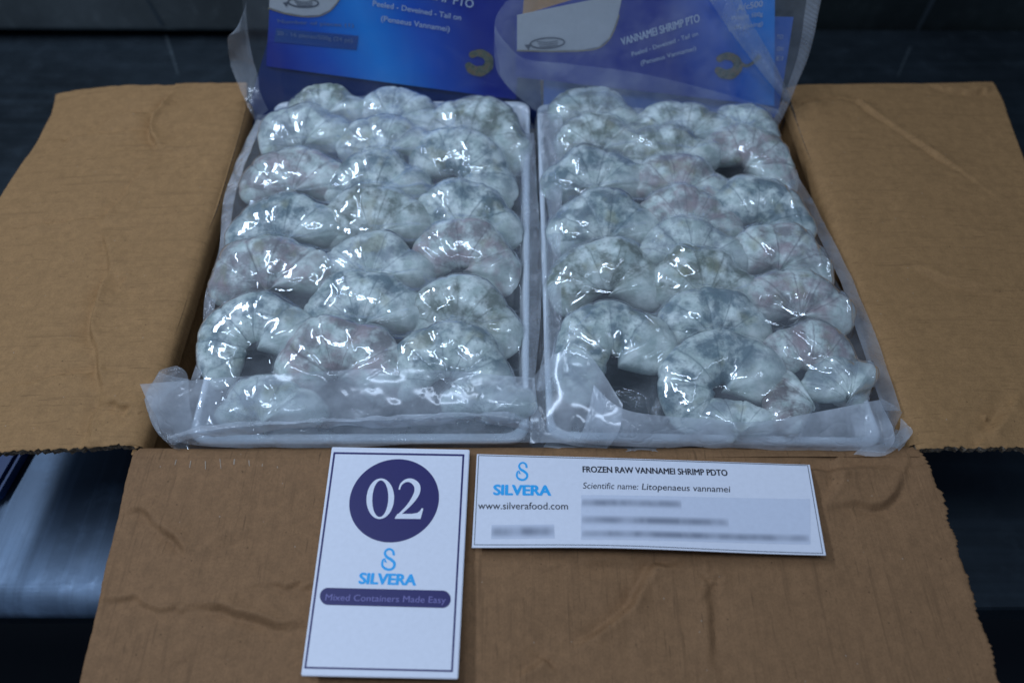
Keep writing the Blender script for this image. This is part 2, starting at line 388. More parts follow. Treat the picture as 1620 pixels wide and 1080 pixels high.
# right flap
hing = np.stack([np.full(nr, W2-.001)+nz(yy*20, yy*0+5)*.001+np.interp(yy, [0, .2, D], [0, .002, -.002]), yy-.002+np.interp(yy, [0, .22, D], [0, .001, .020])], 1)
out_x = np.interp(yy, [0, .15, .22, .26, .30, D], [.388, .387, .383, .389, .397, .397]); out_y = yy+np.interp(yy, [0, D], [-.004, .030])
outl = np.stack([out_x+wob(nr, .0005, .1, 2), out_y], 1)
XY = coons(hing, outl, nr, 150)
XY[..., 1] += (wob(150, .0012, .5, 6)[None, :]*np.clip(1-(np.arange(nr)/25.), 0, 1)[:, None])
def z_right(X, Y):
    d = np.clip(X-W2, 0, 1)
    return -.03*d-.004*np.exp(-d/.005)
cr = [([(1255, 158), (1300, 152), (1340, 155), (1400, 190), (1480, 235), (1560, 290)], .0004, .002, 's'),
      ([(1500, 132), (1540, 138), (1580, 134)], .0006, .003, 's'), ([(1340, 155), (1290, 158), (1262, 165)], .0014, .003, 's'),
      ([(1440, 420), (1520, 450), (1600, 455)], .0004, .003, 's'), ([(1600, 640), (1560, 690)], .0006, .003, 's')]
slab('flap', XY, z_right, K_SIDE, cre=cr)
# front flap, drooping a little
SL = math.tan(math.radians(3.1))
nr = 200; nc = 330; FL = .175
vv = np.linspace(0, 1, nr); yf = -.0005-vv*FL
def saw(t):
    q = t*62+nz(t*9, t*0+1)*1.5; return (q % 1.0)*.0018*(0.7+.6*nz2(t*31, t*0))
lx = np.interp(yf, [-FL, -.12, 0], [-.2105, -.2135, -.2200])+wob(nr, .0004, .08, 3)
rx = np.interp(yf, [-FL, -.12, -.03, 0], [.2255, .2215, .2225, .2195])+saw(vv)+wob(nr, .0014, .12, 5)
XY = coons(np.stack([lx, yf], 1), np.stack([rx, yf], 1), nr, nc)
def z_front(X, Y): return SL*Y-.0035*np.exp(-np.clip(-Y, 0, 1)/.004)
cf = [([(185, 808), (215, 808), (245, 830), (275, 858), (300, 885)], .0013, .0024, 's'), ([(150, 940), (200, 945), (260, 962), (300, 960)], .0010, .002, 's'),
      ([(300, 952), (350, 960), (400, 972), (450, 985), (500, 985)], .0014, .0028, 's'), ([(420, 918), (470, 922), (520, 918)], .0008, .002, 's'),
      ([(1100, 880), (1060, 893), (1030, 895), (1012, 930), (1000, 952), (950, 990), (905, 1022), (870, 1037)], .0017, .0030, 's'), ([(870, 1025), (850, 1045), (800, 1078)], .0010, .0026, 's'),
      ([(905, 883), (960, 885), (1030, 895)], .0012, .003, 's'), ([(1125, 905), (1122, 950), (1130, 1000), (1138, 1070)], -.0012, .0030, 's'), ([(1122, 930), (1126, 918), (1140, 912)], .0008, .002, 's'),
      ([(1300, 805), (1330, 800), (1390, 799), (1415, 785), (1432, 750)], .0016, .0028, 's'), ([(1300, 795), (1318, 775), (1325, 750), (1320, 735)], -.0012, .003, 's'),
      ([(700, 1020), (740, 940), (760, 880)], .0005, .004, 's'), ([(1000, 950), (1005, 1010), (1010, 1075)], .0005, .004, 's'), ([(300, 885), (360, 850), (440, 835)], .0005, .005, 's'),
      ([(1200, 735), (1300, 742), (1440, 738)], -.0013, .0035, 's'), ([(230, 1060), (330, 1010), (420, 1000)], .0006, .005, 's')]
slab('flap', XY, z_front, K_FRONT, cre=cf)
# back flap (rises behind the bags, leaning back)
nr = 40
yy2 = np.linspace(0, 1, nr); XY = coons(np.stack([np.full(nr, -W2+.004), D+.003+yy2*.165], 1), np.stack([np.full(nr, W2-.004), D+.003+yy2*.165], 1), nr, 60)
slab('flap', XY, lambda X, Y: -(Y-D)*.05-.002, K_SIDE)
# rounded outside of each fold, from the flap over into the wall
def fold_strip(side):
    dd = np.array([.006, .004, .002, .0005, -.0008, -.0020, -.0028, -.0032, -.0033]); n_ = 200; V = []
    zc_ = None
    for k, d in enumerate(dd):
        if side == 'f': X = np.linspace(-W2+.0015, W2-.0015, n_); Y = np.full(n_, -d); zf = z_front
        else:
            Y = np.linspace(.003, D-.003, n_); X = np.full(n_, (W2+d) if side == 'r' else -(W2+d)); zf = z_right if side == 'r' else z_left
        if d > 0: Z = zf(X, Y)+nz.fbm(X*14, Y*14, 3)*.0009+[.0001, .00025, .0004, .0005][k]; zc_ = Z
        else: Z = zc_-.0004-[.0006, .0018, .0034, .0060, .0120][k-4]
        V.append(np.stack([X, Y, Z], 1))
    F_ = grid_faces(len(dd), n_)
    mesh_obj('fold', np.vstack(V), F_, K_FRONT if side == 'f' else K_SIDE, box)
for sd in 'lrf': fold_strip(sd)
# walls and base
for (a, b) in (((-W2-.004, -W2+.0005, -.001, D), 0), ((W2-.0005, W2+.004, -.001, D), 0), ((-W2+.0007, W2-.0007, -.004, .0002), 0), ((-W2+.0007, W2-.0007, D-.0002, D+.004), 0)):
    nx, nyy = (2, 60) if (a[1]-a[0]) < .01 else (80, 2)
    box_obj('wall', (*a, TZ+.006, -.0062), K_WALL, box, .0006)
box_obj('base', (-W2, W2, 0, D, TZ+.001, TZ+.0055), K_WALL, box, 0)
# pale scuff ticks along the front fold, each a raised sliver of torn paper
SCUFF = plain('scuffed_paper', (.36, .29, .22), .85, grain=.2, gs=800)
for k in range(13):
    x = 232+k*23.0; pl = Plane((0, 0, .0004), (0, -SL, 1))
    h = random.uniform(9, 17); y0 = 726+random.uniform(-2, 2); sx = random.uniform(-2, 3)
    wd = random.uniform(.7, 1.5)
    P = [pl.at(x-wd*.4, y0), pl.at(x+wd, y0+1), pl.at(x+sx+wd*.6, y0+h), pl.at(x+sx-wd*.5, y0+h-1)]
    Vv = np.array(P); base = Vv-[0, 0, .0012]; z = z_front(Vv[:, 0], Vv[:, 1])+.0002
    Vv[:, 2] = z+.00022; base[:, 2] = z-.0012
    mesh_obj('paper_tick', np.vstack([Vv, base]), [(0, 1, 2, 3), (0, 4, 5, 1), (1, 5, 6, 2), (2, 6, 7, 3), (3, 7, 4, 0)], SCUFF, box, False)

# ------------------------------------------------------------------ things on the table seen through the corner gaps
plate = empty('added_plate', un(60, 820, TZ)+np.array([0, 0, .001]), 'added light-toned steel pan lying under the left flap of the carton', 'plate')  # added steel piece; its lighter base colour stands in for reflected light
pc = [un(18, 700, TZ+.02), un(225, 700, TZ+.02), un(205, 965, TZ+.02), un(-90, 965, TZ+.02)]
pc = [pc[0]+[-.01, .12, 0], pc[1]+[.02, .12, 0], pc[2], pc[3]]
def prism(poly, z0, z1, bev=.002):
    bm = bmesh.new(); f = bm.faces.new([bm.verts.new((p[0], p[1], z0)) for p in poly])
    r = bmesh.ops.extrude_face_region(bm, geom=[f]); 
    for v in r['geom']:
        if isinstance(v, bmesh.types.BMVert): v.co.z = z1
    bmesh.ops.recalc_face_normals(bm, faces=bm.faces)
    if bev: bmesh.ops.bevel(bm, geom=list(bm.edges), offset=bev, segments=2, affect='EDGES')
    bm.verts.index_update()
    V = np.array([v.co[:] for v in bm.verts]); Fc = [[v.index for v in g.verts] for g in bm.faces]; bm.free(); return V, Fc
bm = bmesh.new(); bm.faces.new([bm.verts.new((p[0], p[1], TZ+.002)) for p in pc]); r_ = bmesh.ops.extrude_face_region(bm, geom=list(bm.faces))
for v_ in r_['geom']:
    if isinstance(v_, bmesh.types.BMVert): v_.co.z = TZ+.022
bmesh.ops.recalc_face_normals(bm, faces=bm.faces)
bmesh.ops.bevel(bm, geom=[e_ for e_ in bm.edges if all(v_.co.z > TZ+.01 for v_ in e_.verts)], offset=.018, segments=10, affect='EDGES', profile=.5)
bm.verts.index_update(); mesh_obj('added_plate_face', np.array([v_.co[:] for v_ in bm.verts]), [[v_.index for v_ in g_.verts] for g_ in bm.faces], BRIGHT, plate, True); bm.free()
bc = [un(-60, 690, TZ+.03), un(36, 700, TZ+.03), un(-6, 790, TZ+.03), un(-80, 790, TZ+.03)]
bc = [bc[0]+[0, .05, 0], bc[1]+[.012, .05, 0], bc[2], bc[3]]
V, Fc = prism(bc, TZ+.021, TZ+.034, .003)
o = mesh_obj('plastic_lid', V, Fc, plain('blue_plastic', (.01, .045, .16), .4), None, False); tag(o, 'deep blue plastic lid at the left edge, resting on the added steel pan', 'lid')

# ------------------------------------------------------------------ shrimps
def shrimp_mesh(w, flat, phi0, phi1, seed, thick=1.0):
    """arch of a curled peeled shrimp, unit width w; returns verts local (x right, y back, z up), uv"""
    rs = np.random.RandomState(seed)
    thick = .90 if (phi0-phi1) > 226 else (1.06 if phi0-phi1 > 170 else 1.0)
    w = w*1.15; r0 = w*.255*thick; R = w/2-r0*.92
    ns, nt_ = 96, 30
    s = np.linspace(0, 1, ns); phi = np.radians(phi0+(phi1-phi0)*s)   # phi measured from +x ccw
    tail = .62+.38*np.clip(s/.35, 0, 1)**.8
    head = 1.0+.16*np.exp(-((s-.84)/.10)**2)-.10*np.exp(-((s-.70)/.05)**2)+.10*np.exp(-((s-.16)/.09)**2)
    r = r0*tail*head
    capa = np.clip(s/.09, 0, 1); capb = np.clip((1-s)/.12, 0, 1)
    r = r*np.sqrt(1-(1-capa)**2+1e-4)*np.sqrt(1-(1-capb)**2+1e-4)
    seg = np.abs(np.sin(s*math.pi*6.5+rs.rand()*2))
    segc = 1-.075*(1-seg)**7; r = r*(1+.05*nz(s*9+seed, s*0+seed))
    Rr = R*(1+.10*nz(s*2.2+seed*3.1, s*0+1.5)); cx = Rr*np.cos(phi); cy = Rr*flat*np.sin(phi)
    th = np.linspace(0, 2*math.pi, nt_, endpoint=False)
    rad = np.stack([np.cos(phi), np.sin(phi)], 1)
    CT, ST = np.cos(th)[None, :], np.sin(th)[None, :]
    # belly (inner side) is lumpy with leg stubs and fat
    inner = np.clip(-CT, 0, 1)
    outw = .30+.70*np.clip(.5+CT, 0, 1)
    lump = 1+inner*(.05*nz2(s[:, None]*9+seed, th[None, :]*1.2+seed)+.04)+outw*.15*nz(s[:, None]*7+seed*1.3, np.cos(th)[None, :]*1.6+4+np.sin(th)[None, :]*.9)+outw*.05*nz2(s[:, None]*15+seed, np.cos(th)[None, :]*3+4+np.sin(th)[None, :]*2)
    rr = r[:, None]*lump*(1-(1-segc)[:, None]*outw)
    x = cx[:, None]+rad[:, 0:1]*rr*CT; y = cy[:, None]+rad[:, 1:2]*rr*CT; z = rr*ST*.52+ r0*.15*np.sin(s*math.pi)[:, None]
    V = np.stack([x, y, z], -1).reshape(-1, 3)
    uv = np.stack([np.repeat(s, nt_), np.tile(th/(2*math.pi), ns)], 1)
    Fc = []
    for i in range(ns-1):
        for j in range(nt_):
            k = (j+1) % nt_; Fc.append((i*nt_+j, i*nt_+k, (i+1)*nt_+k, (i+1)*nt_+j))
    Fc.append(tuple(range(nt_))[::-1]); Fc.append(tuple((ns-1)*nt_+j for j in range(nt_)))
    return V, Fc, uv
# px centre, px of the arch's back edge, px width, plan flattening, rotation deg, phi span, material, tilt deg, dz(mm), words
L_SH = [
 (518, 134, 112, .75, 0, (190, -15), 1, 12, 2, 'olive grey shrimp at the back left corner of the left tray'),
 (628, 140, 118, .75, -8, (185, -25), 3, 12, 2, 'small milky shrimp in the middle of the rearmost row of the left tray'),
 (752, 152, 146, .85, -14, (185, -35), 1, 12, 3, 'pale shrimp with a fat white end, back right corner of the left tray'),
 (484, 167, 132, .9, 4, (200, -10), 3, 12, 4, 'rounded milky shrimp of the second row, left edge of the left tray'),
 (612, 185, 136, .75, 0, (190, 0), 3, 12, 4, 'flat pale shrimp, second row of the left tray, middle'),
 (738, 206, 152, .95, -22, (195, -35), 0, 12, 3, 'blue flecked shrimp with drooping white end, second row, right in the left tray'),
 (470, 233, 146, .8, 0, (200, -10), 2, 13, 3, 'milky shrimp with pinkish grey mottling, third row, left side of the left tray'),
 (598, 237, 150, .8, 0, (195, -10), 0, 13, 4, 'grey speckled shrimp, third row of the left tray, middle'),
 (738, 286, 146, .85, -8, (195, -30), 0, 13, 3, 'bluish shrimp with dark flecks, third row, right side of the left tray'),
 (456, 305, 158, .8, 2, (205, -8), 0, 14, 3, 'blue grey shrimp, fourth row, left side of the left tray, smooth back'),
 (596, 293, 158, .85, 0, (200, -12), 1, 14, 4, 'shrimp with a yellow olive vein, fourth row of the left tray, middle'),
 (735, 345, 150, .95, -6, (205, -35), 2, 13, 4, 'pinkish mottled shrimp over a dark hollow, right side of the left tray'),
 (434, 374, 172, .85, 2, (205, -10), 2, 14, 4, 'large rosy brown mottled shrimp at the left edge of the left tray'),
 (594, 365, 152, .85, -4, (200, -12), 3, 14, 4, 'milky shrimp with a smooth round right end, middle of the left tray'),
 (578, 428, 172, .8, -2, (200, -12), 0, 14, 3, 'blue speckled shrimp right behind the round front one in the left tray'),
 (732, 434, 158, .95, -10, (200, -35), 1, 14, 4, 'pale olive shrimp, second from the front at the right side of the left tray'),
 (414, 460, 156, 1.05, 0, (240, -12), 0, 10, 4, 'open curled blue shrimp round a dark gap, left front of the left tray'),
 (540, 499, 182, .95, 0, (215, -35), 2, 14, 7, 'large round brownish shrimp in the front row of the left tray'),
 (714, 505, 172, .95, -4, (210, -35), 0, 12, 6, 'speckled shrimp, right end of the front row of the left tray'),
 (430, 590, 150, .7, 0, (190, -10), 3, 8, 0, 'shrimp under the folded film at the left front corner of the left tray'),
 (770, 590, 130, .7, 0, (190, -10), 3, 8, 0, 'white shrimp end under the folded film at the right front of the left tray'),
]
R_SH = [
 (935, 136, 118, .8, -10, (195, -20), 1, 12, 3, 'grey shrimp behind the header film at the back left corner of the right tray'),
 (1065, 164, 160, .6, 0, (185, -5), 1, 8, 0, 'long grey shrimp at the back of the right tray, half hidden by the header'),
 (1178, 165, 100, .8, -30, (190, -30), 3, 10, 2, 'bright white shrimp end at the back right corner of the right tray'),
 (943, 182, 124, .8, 0, (195, -8), 1, 12, 3, 'dull olive shrimp, second row from the back, left side of the right tray'),
 (1056, 194, 136, .8, 0, (195, -8), 1, 12, 4, 'mottled shrimp with a glossy white end, second row, middle of the right tray'),
 (1182, 200, 136, .9, -22, (195, -35), 2, 12, 2, 'brownish shrimp with a hollow, second row, right side of the right tray'),
 (936, 233, 144, .85, 0, (200, -12), 0, 13, 4, 'green blue spotted shrimp at the left edge of the right tray'),
 (1068, 242, 140, .8, -10, (195, -15), 2, 13, 4, 'pale mottled shrimp with a bright pointed left end, third row, middle of the right tray'),
 (1196, 281, 148, .9, -16, (200, -30), 0, 13, 3, 'blue grey shrimp, third row, right side of the right tray'),
 (952, 300, 156, .85, 2, (205, -10), 0, 13, 4, 'speckled shrimp over a brown shadow, fourth row, left side of the right tray'),
 (1086, 295, 146, .75, -14, (195, -15), 2, 13, 4, 'brown speckled shrimp, fourth row, middle of the right tray'),
 (1226, 350, 148, .9, -12, (200, -25), 2, 13, 3, 'pinkish grey shrimp at the right edge of the right tray'),
 (1092, 340, 152, .85, -10, (195, -15), 3, 13, 5, 'milky shrimp with a white folded left end, middle of the right tray'),
 (956, 374, 166, .95, 0, (215, -25), 1, 13, 5, 'large round teal shrimp over a dark hollow, left side of the right tray'),
 (1110, 390, 162, .85, -8, (200, -15), 1, 14, 5, 'dark olive and teal speckled shrimp, middle of the right tray'),
 (1256, 424, 148, .9, -8, (200, -25), 2, 13, 4, 'rosy grey shrimp at the right edge, third from the front in the right tray'),
 (1124, 454, 162, .85, -4, (200, -20), 0, 14, 5, 'teal speckled shrimp with smooth white end, behind the front row of the right tray'),
 (966, 474, 176, 1.15, 0, (230, -5), 0, 10, 5, 'wide open curled shrimp round dark liquid, left front of the right tray'),
 (1130, 520, 176, 1.0, 0, (245, -15), 0, 10, 6, 'white and blue shrimp in the middle of the front row of the right tray'),
 (1280, 505, 150, 1.0, -18, (200, -30), 2, 12, 5, 'greyish pink shrimp above the two front lobes, right front of the right tray'),
 (1250, 572, 128, 1.15, 30, (200, 70), 4, 0, -1, 'glossy brown shrimp lobe at the right front corner of the right tray'),
 (1326, 556, 128, 1.2, 0, (175, 30), 3, 0, 2, 'puffy white shrimp at the right front corner of the right tray'),
 (1160, 626, 130, .5, -14, (180, 20), 3, 0, -4, 'slender white tail piece lying along the front of the right tray'),
]
packs = []
def make_pack(lst, group, seed0):
    yc = 0
    allv = []
    for k, (px, pyt, wpx, flat, rot, (p0, p1), mi, tilt, dz, words) in enumerate(lst):
        zc = .004+dz*.001
        a = un(px-wpx/2, pyt+wpx*.28, zc); b = un(px+wpx/2, pyt+wpx*.28, zc); w_ = np.linalg.norm(b-a)
        top = un(px, pyt, zc+.006)
        V, Fc, uv = shrimp_mesh(w_, flat, p0, p1, seed0+k)
        t = math.radians(tilt*1.75); ca, sa = math.cos(t), math.sin(t)
        ymax = V[:, 1].max(); V[:, 1] -= ymax
        r = math.radians(rot)
        yc = -w_*.35
        X = V[:, 0]; Y = V[:, 1]-yc
        X, Y = X*math.cos(r)-Y*math.sin(r), X*math.sin(r)+Y*math.cos(r)
        V[:, 0] = X; V[:, 1] = Y+yc
        Yt = V[:, 1]*ca-V[:, 2]*sa; Zt = (V[:, 1]+.012)*sa+V[:, 2]*ca
        V[:, 1] = Yt; V[:, 2] = Zt
        V = V+[top[0], top[1], zc]
        V[:, 2] = np.maximum(V[:, 2], -.0175)
        o = mesh_obj('shrimp', V, Fc, SHR[mi], None, True, uv)
        tag(o, words, 'shrimp', group)
        G_ = V.reshape(96, 30, 3); G_ = np.concatenate([G_, G_[:, :1]], 1)
        ia = np.linspace(0, 95-1e-6, 330); a0 = ia.astype(int); G_ = G_[a0]*(1-(ia-a0))[:, None, None]+G_[a0+1]*(ia-a0)[:, None, None]
        ib = np.linspace(0, 30-1e-6, 120); b0 = ib.astype(int); G_ = G_[:, b0]*(1-(ib-b0))[None, :, None]+G_[:, b0+1]*(ib-b0)[None, :, None]
        allv.append(G_.reshape(-1, 3))
    return np.vstack(allv)
VL = make_pack(L_SH, 'peeled shrimps packed in the left tray', 10)
VR = make_pack(R_SH, 'peeled shrimps packed in the right tray', 60)

# ------------------------------------------------------------------ trays
def tray(corners, label):
    c = np.array([p[:2] for p in corners]); cen = c.mean(0)
    t = empty('foam_tray', (cen[0], cen[1], -.032), label, 'tray', 'white shrimp trays in the carton')
    # rounded quad rings from the outer lip inwards and down
    def ring(inset, z, rad=.012, n=8):
        P = []
        q = []
        for i in range(4):
            d = cen-c[i]; q.append(c[i]+d/np.linalg.norm(d)*inset*1.4)
        for i in range(4):
            p = q[i]; a = q[i-1]-p; b = q[(i+1) % 4]-p; a /= np.linalg.norm(a); b /= np.linalg.norm(b)
            for k in range(n+1):
                u = k/n; P.append((1-u)**2*(p+a*rad)+2*u*(1-u)*p+u*u*(p+b*rad))
        P = np.array(P); return np.hstack([P, np.full((len(P), 1), z)])
    R1 = [ring(.012, -.030), ring(.003, -.006), ring(.0, -.004), ring(-.0004, -.001), ring(.0008, .0002), ring(.0036, .0002), ring(.0050, -.002), ring(.0075, -.0165)]
    n = len(R1[0]); V = np.vstack(R1); Fc = []
    for i in range(len(R1)-1):
        for j in range(n): k = (j+1) % n; Fc.append((i*n+j, i*n+k, (i+1)*n+k, (i+1)*n+j))
    mesh_obj('rim', V, Fc, WHITE_TRAY, t)
    rr = ring(.0073, -.0170)
    mesh_obj('inner_base', rr, [tuple(range(n))], PAD, t, False)
    mesh_obj('underside', ring(.012, -.0302), [tuple(range(n))[::-1]], WHITE_TRAY, t, False)
tray([un(437, 160, 0), un(838, 160, 0), un(836, 697, 0), un(296, 699, 0)], 'white tray of shrimps in the left half of the carton')
tray([un(850, 163, 0), un(1210, 180, 0), un(1400, 704, 0), un(866, 694, 0)], 'white tray of shrimps in the right half of the carton')

# ------------------------------------------------------------------ vacuum film as real draped surface
def dil(A, n, fn):
    for k in range(n):
        B = A.copy()
        sh = [(0, 1), (0, -1), (1, 0), (-1, 0)]+([(1, 1), (1, -1), (-1, 1), (-1, -1)] if k % 2 else [])
        for dx, dy in sh: B = fn(B, np.roll(np.roll(A, dx, 0), dy, 1))
        A = B
    return A
def blur(A, n):
    for k in range(n):
        A = (A*2+np.roll(A, 1, 0)+np.roll(A, -1, 0))/4; A = (A*2+np.roll(A, 1, 1)+np.roll(A, -1, 1))/4
    return A
def drape(verts, tc, left_px, right_px, y0, y1, parent, wrinkles, mat, seed, pxzone):
    res = .0006; x0g, x1g = verts[:, 0].min()-.05, verts[:, 0].max()+.05; y0g, y1g = -.03, .35
    nx = int((x1g-x0g)/res)+1; ny = int((y1g-y0g)/res)+1
    H = np.full((ny, nx), -.02)
    gx = (np.arange(nx)*res+x0g)[None, :]+np.zeros((ny, 1)); gy = (np.arange(ny)*res+y0g)[:, None]+np.zeros((1, nx))
    # tray rim as a level plateau
    c = np.array([p[:2] for p in tc]); inside = np.ones(H.shape, bool)
    for i in range(4):
        a = c[i]; b = c[(i+1) % 4]; inside &= ((b[0]-a[0])*(gy-a[1])-(b[1]-a[1])*(gx-a[0])) < 0
    ring_ = inside & ~dil(inside.astype(float), 8, np.minimum).astype(bool)
    H[inside] = -.0165; H[ring_] = .0004
    H[~inside] = -.008
    ix = np.clip(((verts[:, 0]-x0g)/res+.5).astype(int), 0, nx-1); iy = np.clip(((verts[:, 1]-y0g)/res+.5).astype(int), 0, ny-1)
    np.maximum.at(H, (iy, ix), verts[:, 2])
    H = dil(dil(H, 3, np.maximum), 3, np.minimum)
    big = blur(dil(dil(H, 17, np.maximum), 17, np.minimum), 6)        # film bridges narrow gaps
    mid = blur(dil(dil(H, 8, np.maximum), 8, np.minimum), 3)
    E = np.maximum(mid, big-.0010)
    # stretch wrinkles
    W_ = np.zeros(H.shape)
    for pts, h, wd in wrinkles:
        pl = smooth_line([un(px, py, .01)[:2] for px, py in pts], 30); 
        lo = pl.min(0)-.006; hi = pl.max(0)+.006
        j0, j1 = [int(np.clip((q_-y0g)/res, 0, ny)) for q_ in (lo[1], hi[1])]; i0, i1 = [int(np.clip((q_-x0g)/res, 0, nx)) for q_ in (lo[0], hi[0])]
        if j1 <= j0 or i1 <= i0: continue
        d, s = polydist(gx[j0:j1, i0:i1], gy[j0:j1, i0:i1], pl); W_[j0:j1, i0:i1] = np.maximum(W_[j0:j1, i0:i1], h*np.exp(-(d/wd)**2))
    n = nz.fbm(gx*95+seed, gy*95, 2); rid = np.exp(-(n/.05)**2)   # thin sharp tension lines
    msk = np.clip(nz2.fbm(gx*30+seed, gy*30, 2)*1.6, 0, 1)
    E += rid*msk*.0005
    E += nz2.fbm(gx*240+seed, gy*240, 2)*.00010
    E = blur(E, 2)
    E = np.maximum(E, dil(H, 1, np.maximum)+.0003); E = blur(E, 1)+.00025+W_
    lp = np.array([un(px, py, 0)[:2] for px, py in left_px]); rp = np.array([un(px, py, 0)[:2] for px, py in right_px])
    lp = lp[lp[:, 1].argsort()]; rp = rp[rp[:, 1].argsort()]
    nr_, nc_ = int((y1-y0)/.00066), int((rp[:, 0].mean()-lp[:, 0].mean())/.00066)
    Yv = np.linspace(y0, y1, nr_)
    xl = np.interp(Yv, lp[:, 1], lp[:, 0]); xr = np.interp(Yv, rp[:, 1], rp[:, 0])
    k = np.ones(15)/15; xl = np.convolve(np.pad(xl, 7, 'edge'), k, 'valid')+wob(nr_, .0007, .12, seed); xr = np.convolve(np.pad(xr, 7, 'edge'), k, 'valid')+wob(nr_, .0007, .12, seed+2)
    u = np.linspace(0, 1, nc_)
    Xg = xl[:, None]*(1-u)+xr[:, None]*u; Yg = Yv[:, None]+0*Xg
    Yg = Yg+wob(nc_, .0025, .06, seed+5)[None, :]*np.clip((np.arange(nr_)-nr_+20)/20, 0, 1)[:, None]
    fx = (Xg-x0g)/res; fy = (Yg-y0g)/res; i0 = np.clip(fx.astype(int), 0, nx-2); j0 = np.clip(fy.astype(int), 0, ny-2); a = fx-i0; b = fy-j0
    Z = (E[j0, i0]*(1-a)+E[j0, i0+1]*a)*(1-b)+(E[j0+1, i0]*(1-a)+E[j0+1, i0+1]*a)*b
    edge = np.minimum(Xg-xl[:, None], xr[:, None]-Xg)
    Z += np.exp(-edge/.006)*.0018*nz(Yg*90, Xg*20+seed)
    V = np.stack([Xg, Yg, Z], -1).reshape(-1, 3)
    o = mesh_obj('vacuum_film', V, grid_faces(nr_, nc_), mat, parent)
    return o, xl, xr, Yv, Z
def loft(name, rows, mat, parent, nu=120, nv=30, rip=.0008, rf=60, seed=0, px=True, thick=0):
    """rows: list of point lists (px,py,z) or 3D; smooth in both directions"""
    R = []
    for r in rows:
        P = [un(*p) for p in r] if px else [np.array(p, float) for p in r]
        R.append(smooth_line(P, nu))
    R = np.array(R); G = np.array([smooth_line(R[:, j], nv) for j in range(nu)]).transpose(1, 0, 2)
    n = nz.fbm(G[..., 0]*rf*.5+seed, G[..., 1]*rf*.6+G[..., 2]*rf*.8, 2); n2 = np.exp(-(nz2.fbm(G[..., 0]*rf*1.3+seed, G[..., 2]*rf+G[..., 1]*rf*.8, 2)/.06)**2)
    d1 = np.gradient(G, axis=0); d2 = np.gradient(G, axis=1); nn = np.cross(d1, d2); nn /= np.linalg.norm(nn, axis=-1, keepdims=True)+1e-9
    G = G+nn*(n*rip+n2*rip*.35)[..., None]
    return mesh_obj(name, G.reshape(-1, 3), grid_faces(nv, nu), mat, parent)

bagL = empty('vacuum_bag', tuple(un(570, 450, -.01)), 'clear vacuum bag round the left tray, its blue header standing up at the back', 'plastic bag', 'clear vacuum bags of shrimp')
bagR = empty('vacuum_bag', tuple(un(1110, 450, -.01)), 'clear vacuum bag round the right tray, its header crossed by hazy folds', 'plastic bag', 'clear vacuum bags of shrimp')
tcL = [un(437, 160, 0), un(838, 160, 0), un(836, 697, 0), un(296, 699, 0)]
tcR = [un(850, 163, 0), un(1210, 180, 0), un(1400, 704, 0), un(866, 694, 0)]
wrL = [([(500, 395), (540, 440)], .0012, .0012), ([(430, 690), (440, 640), (425, 600)], .002, .0015), ([(520, 690), (523, 620)], .0025, .0013), ([(780, 650), (700, 600), (660, 570)], .002, .0015),
       ([(810, 200), (830, 240), (838, 320)], .0016, .002), ([(815, 380), (812, 480), (805, 600)], .0012, .0018)]
wrR = [([(870, 590), (905, 540), (950, 500)], .0016, .0016), ([(905, 585), (960, 625), (1010, 655)], .0028, .0018), ([(960, 560), (985, 610), (1040, 648)], .0024, .0015), ([(880, 470), (900, 520), (890, 590)], .0018, .0016),
       ([(870, 190), (880, 260), (872, 330), (868, 420)], .0022, .002), ([(1050, 545), (1030, 520), (1010, 500)], .0014, .0011), ([(1300, 380), (1335, 470), (1370, 560), (1385, 640)], .0022, .0013),
       ([(1175, 500), (1230, 520), (1290, 560), (1340, 600)], .0014, .0012), ([(1000, 545), (1015, 570), (1045, 560)], .0012, .001), ([(1190, 260), (1255, 330), (1300, 420)], .0014, .0014)]
def arcs(lst, seed):
    rs = np.random.RandomState(seed); out = []
    for t in lst:
        px, py, w_, fl, rot = t[:5]
        j = lambda k: rs.randn()*k
        if rs.rand() < .85:
            a = rs.rand()*.25; n_ = rs.randint(4, 7); xs = np.linspace(-.48+a, .36+rs.rand()*.12, n_)
            rr_ = math.radians(rot)
            P = [(px+x*w_*math.cos(rr_)+j(.01)*w_, py+w_*(.50-.5*x*x)-x*w_*math.sin(rr_)+j(.022)*w_) for x in xs]
            out.append((P, .0012+.0007*rs.rand(), .0022))
        if rs.rand() < .6:
            x = (rs.rand()-.5)*.5; out.append(([(px+x*w_, py+w_*.22), (px+x*w_+j(.03)*w_, py+w_*.34), (px+x*w_+j(.05)*w_, py+w_*.45)], .0010, .0018))
        if rs.rand() < .75:
            x = -.28+.56*rs.rand(); out.append(([(px+(x-.12)*w_, py+w_*(.13+j(.02))), (px+x*w_, py+w_*(.08+j(.02))), (px+(x+.12)*w_, py+w_*(.12+j(.02)))], .0009, .0020))
    return out
drape(VL, tcL, [(405, 150), (400, 190), (385, 225), (352, 310), (345, 350), (345, 390), (322, 470), (318, 540), (300, 600), (270, 650), (268, 705)],
      [(838, 150), (850, 230), (845, 300), (852, 400), (850, 500), (845, 600), (840, 705)], .0015, .304, bagL, wrL+arcs(L_SH[:19], 4), FILM, 1, None)
drape(VR, tcR, [(845, 150), (848, 230), (847, 300), (856, 400), (852, 500), (845, 600), (842, 705)],
      [(1218, 150), (1245, 250), (1262, 300), (1300, 360), (1318, 420), (1360, 470), (1385, 560), (1412, 640), (1432, 690), (1435, 705)], .0015, .298, bagR, wrR+arcs(R_SH[:20], 9), FILM, 40, None)
